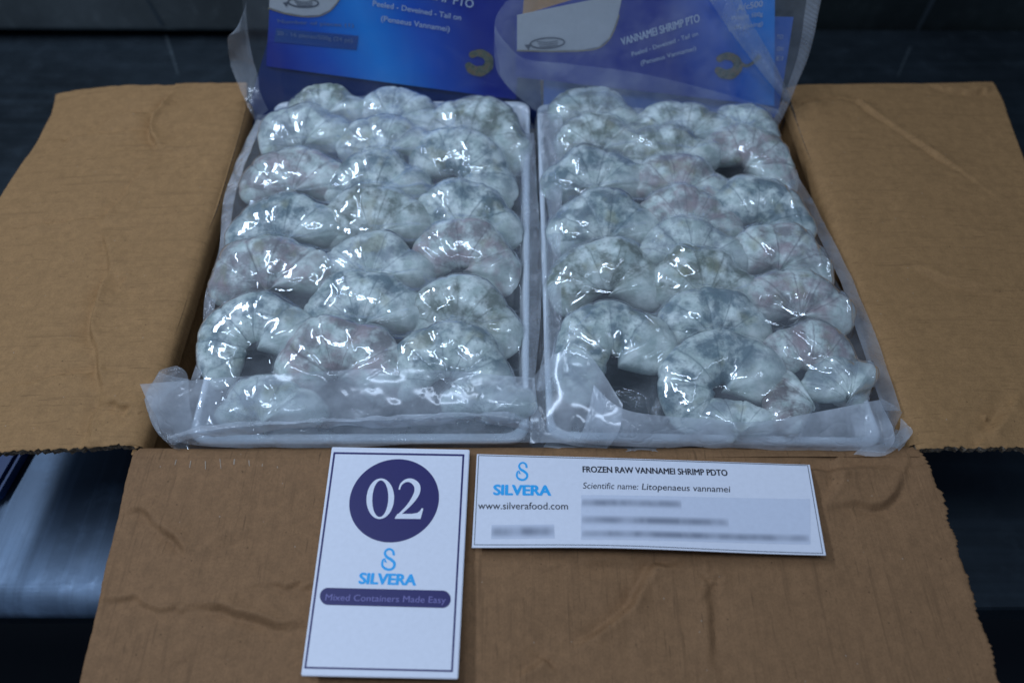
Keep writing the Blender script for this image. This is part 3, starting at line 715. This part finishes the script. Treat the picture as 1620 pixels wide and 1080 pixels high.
# folded front flaps of film
loft('folded_end', [[(258, 688, .002), (300, 703, .000), (420, 708, .000), (560, 708, .000), (700, 700, .000), (840, 700, .000), (930, 700, .0)],
                    [(245, 655, .012), (300, 672, .012), (430, 668, .013), (560, 660, .015), (700, 655, .015), (800, 650, .014), (860, 664, .010)],
                    [(220, 608, .024), (290, 602, .026), (430, 592, .027), (600, 583, .028), (700, 586, .028), (780, 592, .024), (845, 598, .018)]], FOLD, bagL, 240, 60, .0011, 85, 3)
loft('folded_corner', [[(300, 600, .010), (250, 640, .008), (262, 700, -.001), (285, 714, -.001)], [(252, 588, .014), (232, 625, .012), (250, 675, .006), (275, 704, .002)], [(278, 578, .010), (296, 592, .008), (300, 640, .004), (310, 690, .001)]], SEAL, bagL, 60, 20, .0012, 70, 9)
loft('crumpled_edge', [[(262, 690, .003), (330, 672, .012), (480, 662, .016), (640, 656, .018), (780, 652, .017), (842, 668, .012)],
                       [(264, 694, .004), (330, 680, .015), (480, 668, .020), (640, 664, .021), (780, 658, .020), (842, 676, .014)],
                       [(270, 700, .002), (330, 690, .008), (480, 678, .012), (640, 676, .012), (780, 668, .012), (842, 684, .008)]], FOLD, bagL, 240, 16, .0016, 120, 5)
loft('folded_end', [[(915, 700, .001), (1000, 706, .000), (1150, 708, .000), (1300, 712, .000), (1400, 716, .0)],
                    [(925, 672, .010), (1000, 680, .012), (1150, 688, .012), (1300, 690, .010), (1415, 690, .008)],
                    [(940, 610, .015), (990, 648, .018), (1100, 662, .020), (1200, 666, .020), (1300, 650, .018), (1392, 632, .014)]], FOLDR, bagR, 240, 56, .0011, 85, 21)
loft('folded_corner', [[(1392, 628, .014), (1412, 640, .012), (1426, 652, .010)], [(1396, 660, .012), (1408, 668, .009), (1418, 670, .008)], [(1400, 704, .006), (1403, 702, .005), (1410, 690, .004)]], SEAL, bagR, 40, 20, .0008, 60, 31)
loft('gusset', [[(842, 600, .004), (880, 560, .016), (930, 560, .020), (985, 640, .018)], [(840, 650, .004), (890, 640, .012), (930, 650, .014), (980, 680, .012)], [(838, 700, .001), (880, 700, .002), (920, 706, .002), (960, 708, .002)]], FOLD, bagR, 80, 40, .0016, 55, 35)

# sealed outer margins of each bag, crimped
loft('seal_strip', [[(405, 190, -.001), (388, 225, -.001), (355, 310, -.001), (347, 390, -.001), (324, 470, -.001), (320, 540, -.001), (302, 600, .0)],
                    [(420, 190, .001), (402, 225, .001), (372, 310, .001), (362, 390, .001), (342, 470, .001), (334, 540, .001), (316, 600, .001)]], SEAL, bagL, 200, 8, .0007, 60, 12)
loft('seal_strip', [[(845, 210, .003), (850, 300, .002), (857, 400, .002), (855, 500, .002), (846, 600, .002)], [(820, 210, .004), (826, 300, .004), (830, 400, .004), (828, 500, .004), (826, 600, .004)]], SEAL, bagL, 160, 10, .0009, 60, 14)
loft('seal_strip', [[(1240, 230, .002), (1280, 310, .001), (1318, 380, .001), (1352, 450, .0), (1385, 530, .0), (1424, 650, .0)], [(1222, 230, .003), (1258, 310, .003), (1298, 380, .003), (1330, 450, .003), (1358, 530, .003), (1395, 650, .004)]], SEAL, bagR, 200, 12, .0009, 60, 18)
loft('side_fold', [[(852, 178, .004), (856, 250, .004), (866, 340, .003), (866, 440, .003), (860, 540, .003), (850, 620, .003)],
                   [(868, 178, .008), (872, 250, .008), (876, 340, .007), (876, 440, .007), (872, 540, .007), (866, 620, .006)],
                   [(890, 178, .009), (892, 250, .009), (888, 340, .009), (888, 440, .009), (890, 540, .009), (888, 620, .008)]], SEAL, bagR, 200, 16, .0016, 45, 91)
# bags of the layer beneath
low = empty('vacuum_bag', tuple(un(1100, 715, -.02)), 'crumpled clear bag of the lower layer showing along the front edge below the right tray', 'plastic bag', 'clear vacuum bags of shrimp')
loft('crumpled_edge', [[(860, 704, -.002), (960, 716, -.004), (1020, 712, -.001), (1080, 722, -.006), (1180, 716, -.003), (1300, 720, -.004), (1400, 722, -.002), (1440, 690, .001)],
                       [(870, 690, -.012), (960, 700, -.012), (1020, 700, -.010), (1080, 700, -.014), (1180, 700, -.012), (1300, 700, -.012), (1400, 690, -.012), (1430, 660, -.008)]], FOLD, low, 200, 20, .0014, 60, 51)
loft('crumpled_corner', [[(1350, 718, .002), (1400, 718, .002), (1442, 688, .003), (1436, 670, .004)], [(1370, 700, -.003), (1395, 700, .0), (1420, 685, .002), (1425, 662, .002)]], FOLD, low, 60, 20, .0012, 60, 53)

# ------------------------------------------------------------------ print tools
def poly_px(name, pts, plane, off, mat, parent, warp=None):
    P = np.array([plane.at(px, py, off) for px, py in pts])
    if warp is not None: P = warp(P)
    return mesh_obj(name, P, [tuple(range(len(P)))], mat, parent, False)
def fix_up(o, plane): pass
def ribbon_px(name, pts, wid, plane, off, mat, parent, warp=None, n=40, close=False):
    q = np.array([list(p)+[w_] for p, w_ in zip(pts, wid)], float); q = smooth_line(q, n)
    d = np.gradient(q[:, :2], axis=0); d /= np.linalg.norm(d, axis=1, keepdims=True)+1e-9; nn = np.stack([-d[:, 1], d[:, 0]], 1)
    a = q[:, :2]+nn*q[:, 2:3]/2; b = q[:, :2]-nn*q[:, 2:3]/2
    # rounded ends
    def cap(c, dr, w_):
        ang = np.linspace(-math.pi/2, math.pi/2, 9); n_ = np.array([-dr[1], dr[0]])
        return [c+w_/2*(math.cos(t)*dr+math.sin(t)*n_) for t in ang]
    P = list(a)+list(b); Fc = [(i, i+1, n+i+1, n+i) for i in range(n-1)]
    for c, dr, w_ in ((q[0, :2], -d[0], q[0, 2]), (q[-1, :2], d[-1], q[-1, 2])):
        k = len(P); cc = cap(c, dr, w_); P += cc; Fc.append(tuple(range(k, k+len(cc))))
    V = np.array([plane.at(px, py, off+.00001*(i >= 2*n)) for i, (px, py) in enumerate(P)])
    if warp is not None: V = warp(V)
    return mesh_obj(name, V, Fc, mat, parent, False)
def text_px(name, s, p0, p1, hpx, plane, off, mat, parent, bold=0., shear=0., warp=None, spacing=1.):
    cu = bpy.data.curves.new('t', 'FONT'); cu.body = s; cu.size = 1; cu.shear = shear; cu.space_character = spacing; cu.resolution_u = 4
    cu.fill_mode = 'FRONT'
    t = bpy.data.objects.new('t', cu); C.objects.link(t); bpy.context.view_layer.update()
    dg = bpy.context.evaluated_depsgraph_get(); me = bpy.data.meshes.new_from_object(t.evaluated_get(dg))
    n = len(me.vertices); co = np.zeros(n*3); me.vertices.foreach_get('co', co); co = co.reshape(-1, 3)
    Fc = [tuple(p.vertices) for p in me.polygons]
    bpy.data.objects.remove(t); bpy.data.curves.remove(cu); bpy.data.meshes.remove(me)
    xmin, xmax = co[:, 0].min(), co[:, 0].max()
    A = plane.at(*p0, off); B = plane.at(*p1, off); U = (B-A)
    mid = ((p0[0]+p1[0])/2, (p0[1]+p1[1])/2)
    Hh = np.linalg.norm(plane.at(mid[0], mid[1]-hpx, off)-plane.at(mid[0], mid[1], off))
    Vd = np.cross(plane.n, U); Vd /= np.linalg.norm(Vd)
    if Vd @ UP < 0: Vd = -Vd
    cap = .729
    V = A+((co[:, 0:1]-xmin)/(xmax-xmin))*U+co[:, 1:2]/cap*Hh*Vd
    if bold:
        sh_ = [(0, 0)]+[(math.cos(a_), math.sin(a_)*.6) for a_ in np.linspace(0, 2*math.pi, 7)[:-1]]; Vs, Fs_ = [], []
        un_ = U/np.linalg.norm(U)
        for k_, (a_, b_) in enumerate(sh_):
            Fs_ += [tuple(i+len(V)*k_ for i in f) for f in Fc]; Vs.append(V+(un_*a_+Vd*b_)*Hh/cap*bold+plane.n*k_*6e-6)
        V = np.vstack(Vs); Fc = Fs_
    if warp is not None: V = warp(V)
    return mesh_obj(name, V, Fc, mat, parent, False)
def rect_ring(name, out, wpx, plane, off, mat, parent, warp=None, sub=16):
    o = np.array(out, float); c = o.mean(0); P = []
    inn = []
    for i in range(4):
        a = o[i-1]-o[i]; b = o[(i+1) % 4]-o[i]; a /= np.linalg.norm(a); b /= np.linalg.norm(b); inn.append(o[i]+(a+b)*wpx)
    inn = np.array(inn); po = []; pi = []
    for i in range(4):
        for k in range(sub): u = k/sub; po.append(o[i]*(1-u)+o[(i+1) % 4]*u); pi.append(inn[i]*(1-u)+inn[(i+1) % 4]*u)
    n = len(po); P = po+pi; V = np.array([plane.at(*p, off) for p in P])
    if warp is not None: V = warp(V)
    return mesh_obj(name, V, [(i, (i+1) % n, n+(i+1) % n, n+i) for i in range(n)], mat, parent, False)
def hook_logo(cx, cy, s, plane, off, parent, warp=None):
    pts = [(20, -12), (16, -26), (2, -34), (-12, -28), (-17, -14), (-8, 0), (8, 10), (22, 24), (20, 42), (4, 52), (-16, 48), (-28, 34), (-26, 14), (-17, 6)]
    wd = [11, 10, 9, 9, 10, 12, 13, 12, 11, 10, 11, 10, 8, 4]
    ribbon_px('fish_hook_emblem', [(cx+a*s, cy+b*s) for a, b in pts], [q*s for q in wd], plane, off, INK_CYAN, parent, warp, 70)
    poly_px('hook_barb', [(cx-17*s, cy+4*s), (cx-8*s, cy+24*s), (cx-20*s, cy+20*s)], plane, off+.00002, INK_CYAN, parent, warp)

# ------------------------------------------------------------------ number card
CZ = .0042
cp = level(CZ)
corn = [(525, 706.3), (743, 710.5), (724.5, 1072.8), (476, 1067.6)]
cw = [cp.at(*p) for p in corn]; cc = np.mean(cw, 0)
card = empty('number_card', (cc[0], cc[1], CZ-.0024), 'white rigid card with a big 02 in a navy circle, lying on the front flap', 'card')
V, Fc = prism([p[:2] for p in cw], CZ-.0024, CZ, .0004); mesh_obj('card_board', V, Fc, PAPER, card, False)
e = .00012
rect_ring('border_line', [(527.8, 714.8), (734.7, 718.3), (716.4, 1062.3), (481.2, 1056.7)], 3.0, cp, e, INK_NAVY, card)
cen = cp.at(623.8, 789.5); rad = (np.linalg.norm(cp.at(553.3, 789.0)-cp.at(694.6, 790.0)))/2
V = [cen+[rad*math.cos(t), rad*math.sin(t), e] for t in np.linspace(0, 2*math.pi, 96, endpoint=False)]
disc = mesh_obj('navy_disc', V, [tuple(range(96))], INK_NAVY, card, False)
def z7(x, y): return (480+x/2.843, 700+y/2.843)
n = 64; P = []
for rx, ry in ((62, 91), (36, 82)):
    for t in np.linspace(0, 2*math.pi, n, endpoint=False):
        x = rx*math.cos(t); y = ry*math.sin(t); P.append(z7(346+x-y*.035, 252+y))
V = np.array([cp.at(*p, 2*e) for p in P]); mesh_obj('digit_zero', V, [(i, (i+1) % n, n+(i+1) % n, n+i) for i in range(n)], INK_WHITE, card, False)
two = [(432, 208), (440, 187), (462, 171), (488, 172), (510, 192), (512, 220), (498, 250), (472, 284), (442, 314), (422, 332)]
d2 = ribbon_px('digit_two', [z7(*p) for p in two], [w_/2.843 for w_ in (7, 9, 13, 20, 27, 26, 22, 15, 11, 10)], cp, 2*e, INK_WHITE, card, None, 60)
poly_px('digit_two_foot', [z7(*p) for p in [(411, 342), (414, 334), (424, 320), (490, 320), (512, 316), (524, 308), (532, 295), (540, 296), (527, 343)]], cp, 2.3*e, INK_WHITE, card)
hook_logo(*z7(385, 514), .83/2.2, cp, e, card)
text_px('brand_lettering', 'SILVERA', z7(250, 632), z7(503, 640), 17.5, cp, e, INK_CYAN, card, .055)
# pill with tag line
A_, B_ = z7(112, 690), z7(625, 703); P = []
for t in np.linspace(math.pi/2, 3*math.pi/2, 20): P.append((A_[0]+13.3*math.cos(t), A_[1]-13.6*math.sin(t)))
for t in np.linspace(-math.pi/2, math.pi/2, 20): P.append((B_[0]+13.3*math.cos(t), B_[1]-13.8*math.sin(t)))
poly_px('navy_pill', P, cp, e, INK_NAVY, card)
text_px('tag_line', 'Mixed Containers Made Easy', z7(98, 708), z7(640, 721), 10.5, cp, 2*e, INK_LILAC, card)

# ------------------------------------------------------------------ label strip
SZ = .0046
sp = level(SZ)
sc_ = [(754.5, 717.8), (1281, 734.7), (1307, 877.6), (746.4, 864.7)]
sw = [sp.at(*p) for p in sc_]
def bow(V):
    V = np.array(V, float); V[:, 2] += .0022*np.sin(np.clip((V[:, 0]+.03)/.18, 0, 1)*math.pi)*np.clip(-V[:, 1]/.06, 0, 1)+.0010*np.sin(V[:, 0]*40)*np.clip(-V[:, 1]/.06, 0, 1); return V
sc3 = np.mean(sw, 0)
strip = empty('product_label', (sc3[0], sc3[1], SZ-.0006), 'long laminated white label naming frozen raw shrimp, lying beside the number card', 'label')
u = np.linspace(0, 1, 60); v = np.linspace(0, 1, 16); sw_ = np.array(sw)
G = (sw_[0]*(1-u[:, None])+sw_[1]*u[:, None])[None]*(1-v[:, None, None])+(sw_[3]*(1-u[:, None])+sw_[2]*u[:, None])[None]*v[:, None, None]
G = G.reshape(-1, 3); T = bow(G); Bt = T-[0, 0, .0004]
nr, nc = 16, 60
loop = [(0, j) for j in range(nc)]+[(i, nc-1) for i in range(1, nr)]+[(nr-1, j) for j in range(nc-2, -1, -1)]+[(i, 0) for i in range(nr-2, 0, -1)]
li = np.array([i*nc+j for i, j in loop]); ln = np.roll(li, -1)
LAM = ink('laminated_paper', (.78, .80, .86), .30)
mesh_obj('label_sheet', np.vstack([T, Bt]), np.vstack([grid_faces(nr, nc)[:, ::-1], grid_faces(nr, nc, nr*nc), np.stack([li, li+nr*nc, ln+nr*nc, ln], 1)[:, ::-1]]), LAM, strip, False)
def z8(x, y): return (740+x/2.793, 700+y/2.793)
rect_ring('border_line', [z8(47, 54), z8(1503, 99), z8(1571, 489), z8(27, 449)], 1.1, sp, e, INK_GREY, strip, bow, 40)
hook_logo(*z8(242, 119), .70/2.2, sp, e, strip, bow)
text_px('brand_lettering', 'SILVERA', z8(115, 229), z8(365, 236), 16.5, sp, e, INK_CYAN, strip, .055, warp=bow)
text_px('web_address', 'www.silverafood.com', z8(45, 291), z8(442, 300), 11.5, sp, e, INK_BLACK, strip, .004, warp=bow)
text_px('title_line', 'FROZEN RAW VANNAMEI SHRIMP PDTO', z8(508, 133), z8(1148, 147), 10, sp, e, INK_BLACK, strip, .028, warp=bow)
text_px('species_line', 'Scientific name:', z8(508, 207), z8(753, 212), 10.5, sp, e, INK_BLACK, strip, .0, .18, warp=bow)
text_px('species_line', 'Litopenaeus vannamei', z8(768, 212), z8(1162, 220), 10.5, sp, e, INK_BLACK, strip, .004, .18, warp=bow)
def smudge_mat():
    m, nt, out = M('smudged_ink'); p = nd(nt, 'ShaderNodeBsdfPrincipled', Roughness=.25)
    tc = nt.nodes.new('ShaderNodeTexCoord'); sep = nt.nodes.new('ShaderNodeSeparateXYZ'); nt.links.new(tc.outputs['UV'], sep.inputs[0])
    g = math_(nt, 'SINE', math_(nt, 'MULTIPLY', sep.outputs[1], math.pi)); ex = math_(nt, 'POWER', math_(nt, 'SINE', math_(nt, 'MULTIPLY', sep.outputs[0], math.pi)), .18)
    nn = noise(nt, coords(nt, (1, .45, 1)), 110, 2, .5)
    f = math_(nt, 'MULTIPLY', math_(nt, 'MULTIPLY', math_(nt, 'POWER', g, 1.2), ex), ramp(nt, nn, [(.25, .35), (.62, .8)]), True)
    nt.links.new(mixc(nt, f, (.66, .70, .79), (.17, .19, .24)), p.inputs['Base Color']); nt.links.new(p.outputs[0], out.inputs[0]); return m
SM = smudge_mat()
def patch(name, x0, y0, x1, y1, mat, off):
    q = [z8(x0, y0), z8(x1, y0+(x1-x0)*.012), z8(x1+3, y1+(x1-x0)*.012), z8(x0-2, y1)]
    q = [np.array(p) for p in q]; U_ = np.linspace(0, 1, 30); P = []; uv = []
    for vv_ in np.linspace(0, 1, 5):
        for uu in U_: a = q[0]*(1-uu)+q[1]*uu; b = q[3]*(1-uu)+q[2]*uu; P.append(sp.at(*(a*(1-vv_)+b*vv_), off)); uv.append((uu, vv_))
    return mesh_obj(name, bow(P), grid_faces(5, 30)[:, ::-1], mat, strip, False, uv)
PATCH = ink('blurred_patch', (.66, .70, .79), .25)
patch('blurred_panel', 500, 236, 1512, 436, PATCH, e)
patch('blurred_line', 503, 248, 940, 294, SM, 1.6*e); patch('blurred_line', 503, 324, 1150, 372, SM, 1.6*e); patch('blurred_line', 503, 388, 1508, 432, SM, 1.6*e)
patch('blurred_line', 105, 362, 380, 424, SM, 1.2*e)

# ------------------------------------------------------------------ headers standing at the back
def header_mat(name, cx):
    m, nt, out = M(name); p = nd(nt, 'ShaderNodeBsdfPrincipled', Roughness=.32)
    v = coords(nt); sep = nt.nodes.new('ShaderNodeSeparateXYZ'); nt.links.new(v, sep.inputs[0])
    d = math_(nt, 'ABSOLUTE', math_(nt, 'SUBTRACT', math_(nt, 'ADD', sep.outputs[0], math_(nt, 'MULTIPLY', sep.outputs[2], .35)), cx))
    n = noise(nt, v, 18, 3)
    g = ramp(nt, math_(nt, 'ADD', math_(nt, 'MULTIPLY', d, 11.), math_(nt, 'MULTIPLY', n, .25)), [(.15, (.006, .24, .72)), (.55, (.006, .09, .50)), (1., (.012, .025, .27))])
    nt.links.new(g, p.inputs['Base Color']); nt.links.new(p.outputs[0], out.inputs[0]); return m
tilt = math.radians(72)
def hplane(y, rot=0., t=tilt):
    # upright plane through (0,y,0); normal towards the camera and up
    n_ = np.array([math.sin(rot)*math.sin(t), -math.cos(rot)*math.sin(t), math.cos(t)]); return Plane((0, y, 0), n_)
HL = hplane(.312); HR = hplane(.302, 0.)
HR2 = hplane(.309, 0.)
def sheet_poly(name, pts, plane, off, mat, parent, t=.0005, wave=0.):
    P = np.array([plane.at(px, py, off) for px, py in pts]); Q = P-plane.n*t; n_ = len(P)
    return mesh_obj(name, np.vstack([P, Q]), [tuple(range(n_)), tuple(range(2*n_-1, n_-1, -1))]+[(i, n_+i, n_+(i+1) % n_, (i+1) % n_) for i in range(n_)], mat, parent, False)
def cshrimp(cx, cy, s, plane, off, parent, rot=0.):
    mm = shp_print
    pts = []
    for t in np.linspace(-155, 125, 12): pts.append((cx+s*math.cos(math.radians(t+rot)), cy-s*.85*math.sin(math.radians(t+rot))))
    ribbon_px('printed_shrimp', pts, [s*1.05*(.35+.65*math.sin(min(1, (k+2)/6)*math.pi/2))*(1-.45*k/11)*(1+.12*(k%2)) for k in range(12)], plane, off, mm, parent)
def pm():
    m, nt, out = M('printed_shrimp_ink'); p = nd(nt, 'ShaderNodeBsdfPrincipled', Roughness=.35)
    f = noise(nt, coords(nt), 260, 4, .7); nt.links.new(ramp(nt, f, [(.35, (.05, .06, .04)), (.5, (.16, .17, .11)), (.6, (.20, .11, .05)), (.72, (.35, .36, .30))]), p.inputs['Base Color'])
    nt.links.new(p.outputs[0], out.inputs[0]); return m
shp_print = pm()
def fish(cx, cy, s, plane, off, parent, rot=0.):
    ring_ = []
    for t in np.linspace(0, 2*math.pi, 30, endpoint=False): ring_.append((cx+s*math.cos(t), cy+s*.30*math.sin(t)+rot*s*math.cos(t)))
    ribbon_px('fish_emblem', ring_+[ring_[0]], [s*.10]*31, plane, off, INK_GREY, parent, None, 60)
    poly_px('fish_tail', [(cx-s*.95, cy-rot*s), (cx-s*1.35, cy+s*.05-rot*s), (cx-s*1.1, cy+s*.35-rot*s)], plane, off, INK_GREY, parent)
    for k in range(3): ribbon_px('fish_stripe', [(cx-s*.6+k*2, cy-s*.12+k*s*.13-rot*s*.6), (cx, cy-s*.04+k*s*.12), (cx+s*.6, cy-s*.10+k*s*.12+rot*s*.6)], [s*.05]*3, plane, off, INK_GREY, parent, None, 12)

hl = empty('printed_card', tuple(HL.at(610, 140)), 'blue printed header card standing upright behind the left tray', 'header card', 'blue header cards at the back')
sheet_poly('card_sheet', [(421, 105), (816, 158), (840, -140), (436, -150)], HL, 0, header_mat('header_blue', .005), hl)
sheet_poly('logo_field', [(426, 12)]+[(450, 20), (480, 25), (505, 24), (522, 16), (533, 4), (545, -14), (552, -50), (430, -60)], HL, .0006, INK_PAPER2, hl, .0004)
ribbon_px('gold_edge', [(425, 13), (450, 21), (480, 26), (505, 25), (522, 17), (533, 5), (545, -13)], [1.6]*7, HL, .0009, INK_GOLD, hl)
fish(480, 4, 24, HL, .0010, hl, .05)
text_px('title_line', 'VANNAMEI SHRIMP PTO', (560, -28), (748, 13), 14, HL, .0008, INK_PALE, hl, .02)
text_px('print_line', 'Peeled - Deveined - Tail on', (590, 9), (729, 32), 9, HL, .0008, INK_PALE, hl, .012)
text_px('print_line', '(Penaeus Vannamei)', (603, 33), (711, 50), 9, HL, .0008, INK_PALE, hl, .012)
text_px('small_line', 'Number of pieces (1)', (440, 36), (560, 43), 6, HL, .0008, ink('ink_dim', (.12, .17, .30)), hl, .01)
sheet_poly('pale_bar', [(437, 45), (567, 57), (564, 79), (434, 66)], HL, .0006, ink('ink_midblue', (.02, .07, .26)), hl, .0004)
text_px('small_line', '20 - 16 pieces/500g (24 pc)', (439, 55), (558, 67), 6.5, HL, .0011, ink('ink_dim2', (.14, .20, .34)), hl, .01)
cshrimp(757, 98, 17, HL, .0009, hl, 0)
hr = empty('printed_card', tuple(HR.at(1020, 140)), 'blue header card with slanted lettering standing behind the right tray', 'header card', 'blue header cards at the back')
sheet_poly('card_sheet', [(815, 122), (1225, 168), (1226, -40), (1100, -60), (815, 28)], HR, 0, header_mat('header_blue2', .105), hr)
sheet_poly('logo_field', [(818, 79), (870, 80), (920, 79), (948, 74), (964, 60), (972, 42), (978, 24), (985, -10), (818, 24)], HR, .0006, INK_PAPER2, hr, .0004)
ribbon_px('gold_edge', [(818, 80), (870, 81), (920, 80), (948, 75), (964, 61), (973, 43), (979, 24)], [1.8]*7, HR, .0009, INK_GOLD, hr)
fish(866, 68, 27, HR, .0010, hr, -.06)
text_px('title_line', 'VANNAMEI SHRIMP PTO', (984, 72), (1107, 34), 13, HR, .0008, INK_PALE, hr, .02)
text_px('print_line', 'Peeled - Deveined - Tail on', (1000, 89), (1104, 56), 7.5, HR, .0008, INK_PALE, hr, .01)
text_px('print_line', '(Penaeus Vannamei)', (1014, 103), (1101, 79), 7.5, HR, .0008, INK_PALE, hr, .01)
text_px('weight_line', 'A/c500', (1166, 17), (1206, 10), 10, HR, .0008, INK_PALE, hr, .02)
text_px('weight_line', 'Weight 500g', (1156, 32), (1206, 25), 7, HR, .0008, INK_PALE, hr, .01)
text_px('weight_line', '(10% glazing)', (1152, 48), (1206, 40), 7, HR, .0008, INK_PALE, hr, .01)
cshrimp(1150, 103, 17, HR, .0009, hr, 10)
ribbon_px('printed_tail', [(1168, 98), (1180, 104), (1192, 98), (1200, 90)], [7, 5, 5, 7], HR, .0009, shp_print, hr, None, 12)
hq = empty('printed_card', tuple(HL.at(600, 190)), 'dark blue header card of the lower bag, seen low behind the left header', 'header card', 'blue header cards at the back')
sheet_poly('card_sheet', [(378, 225), (860, 205), (850, 60), (424, 60), (398, 150)], HL, -.0030, ink('header_deep_blue', (.010, .03, .14), .35), hq)
hb = empty('printed_card', tuple(HR2.at(1240, 150)), 'lighter blue edge of another header card peeping out behind the right one', 'header card', 'blue header cards at the back')
sheet_poly('card_sheet', [(860, 200), (1205, 215), (1232, 178), (1240, 130), (1256, 28), (1150, 26), (860, 110)], HR2, -.001, ink('header_pale_blue', (.03, .14, .55), .35), hb)
for k, (s, y) in enumerate((('TO', 62), ('ON', 81), ('EI', 96))): text_px('print_line', s, (1228, y), (1238, y), 7, HR2, 0, INK_PALE, hb)

# films of the headers: loose folded sheets
def film_sheet(name, quadpx, plane, off, mat, parent, amp, fr, seed, nu=90, nv=70):
    q = [plane.at(*p, off) for p in quadpx]
    u = np.linspace(0, 1, nu)[None, :, None]; v = np.linspace(0, 1, nv)[:, None, None]
    G = (q[0]*(1-u)+q[1]*u)*(1-v)+(q[3]*(1-u)+q[2]*u)*v
    n_ = nz.fbm(G[..., 0]*fr+seed, G[..., 2]*fr*.8+G[..., 0]*fr*.5, 3)
    rdg = np.exp(-(nz2.fbm(G[..., 0]*fr*.7+seed, G[..., 2]*fr*.5, 2)/.08)**2)
    G = G+plane.n*(n_*amp+rdg*amp*.5)[..., None]
    return mesh_obj(name, G.reshape(-1, 3), grid_faces(nv, nu), mat, parent)
film_sheet('header_film', [(402, 172), (842, 172), (860, -160), (372, -160)], HL, .005, HEADF, bagL, .0016, 26, 2)
loft('header_film_edge', [[(404, 190, .004), (388, 160, .014), (366, 100, .022), (361, 62, .052), (380, 50, .06)], [(425, 175, .006), (410, 140, .020), (398, 90, .040), (392, 50, .058), (388, 0, .085)]], HEADM, bagL, 60, 20, .002, 50, 61)
def px3(plane, pts, off): return [tuple(plane.at(a, b, off+c)) for a, b, c in pts]
loft('header_film', [px3(HR, [(846, 172, 0), (960, 176, .006), (1080, 178, .004), (1226, 196, 0)], .006),
                     px3(HR, [(800, 130, 0), (930, 120, .006), (1090, 130, .004), (1250, 150, 0)], .006),
                     px3(HR, [(788, 90, 0), (930, 70, .004), (1090, 60, .006), (1272, 80, 0)], .006),
                     px3(HR, [(783, 32, 0), (930, 12, .003), (1090, -10, .004), (1288, 10, 0)], .006),
                     px3(HR, [(800, 0, 0), (930, -60, .003), (1090, -90, .004), (1300, -80, 0)], .006)], HEADM, bagR, 160, 90, .0014, 30, 71, px=False)
loft('header_fold', [px3(HR, [(783, 36, 0), (800, 60, .002), (830, 85, .004), (900, 92, .006), (1000, 105, .006), (1100, 128, .006), (1225, 165, .002)], .010),
                     px3(HR, [(788, 110, 0), (815, 125, .003), (860, 130, .006), (940, 132, .008), (1020, 150, .008), (1110, 158, .006), (1228, 172, .002)], .012),
                     px3(HR, [(845, 168, 0), (870, 165, .003), (900, 160, .006), (960, 162, .008), (1040, 172, .008), (1120, 176, .006), (1222, 186, .002)], .010)], HEADM, bagR, 160, 40, .0014, 34, 73, px=False)
loft('header_fold', [px3(HR, [(1108, -20, 0), (1140, 30, .002), (1180, 85, .003), (1232, 150, 0)], .010), px3(HR, [(1130, -20, .004), (1160, 30, .006), (1198, 85, .006), (1240, 150, .002)], .012),
                     px3(HR, [(1160, -20, 0), (1182, 30, .002), (1214, 85, .002), (1246, 150, 0)], .010)], SEAL, bagR, 100, 20, .0008, 30, 77, px=False)
loft('header_film_edge', [px3(HR, [(1225, 196, 0), (1246, 150, 0), (1274, 80, 0), (1292, 0, 0), (1300, -60, 0)], .008), px3(HR, [(1212, 190, 0), (1232, 150, 0), (1255, 80, 0), (1268, 0, 0), (1275, -60, 0)], .010)], SEAL, bagR, 80, 14, .001, 40, 79, px=False)
print('objects', len(bpy.data.objects))
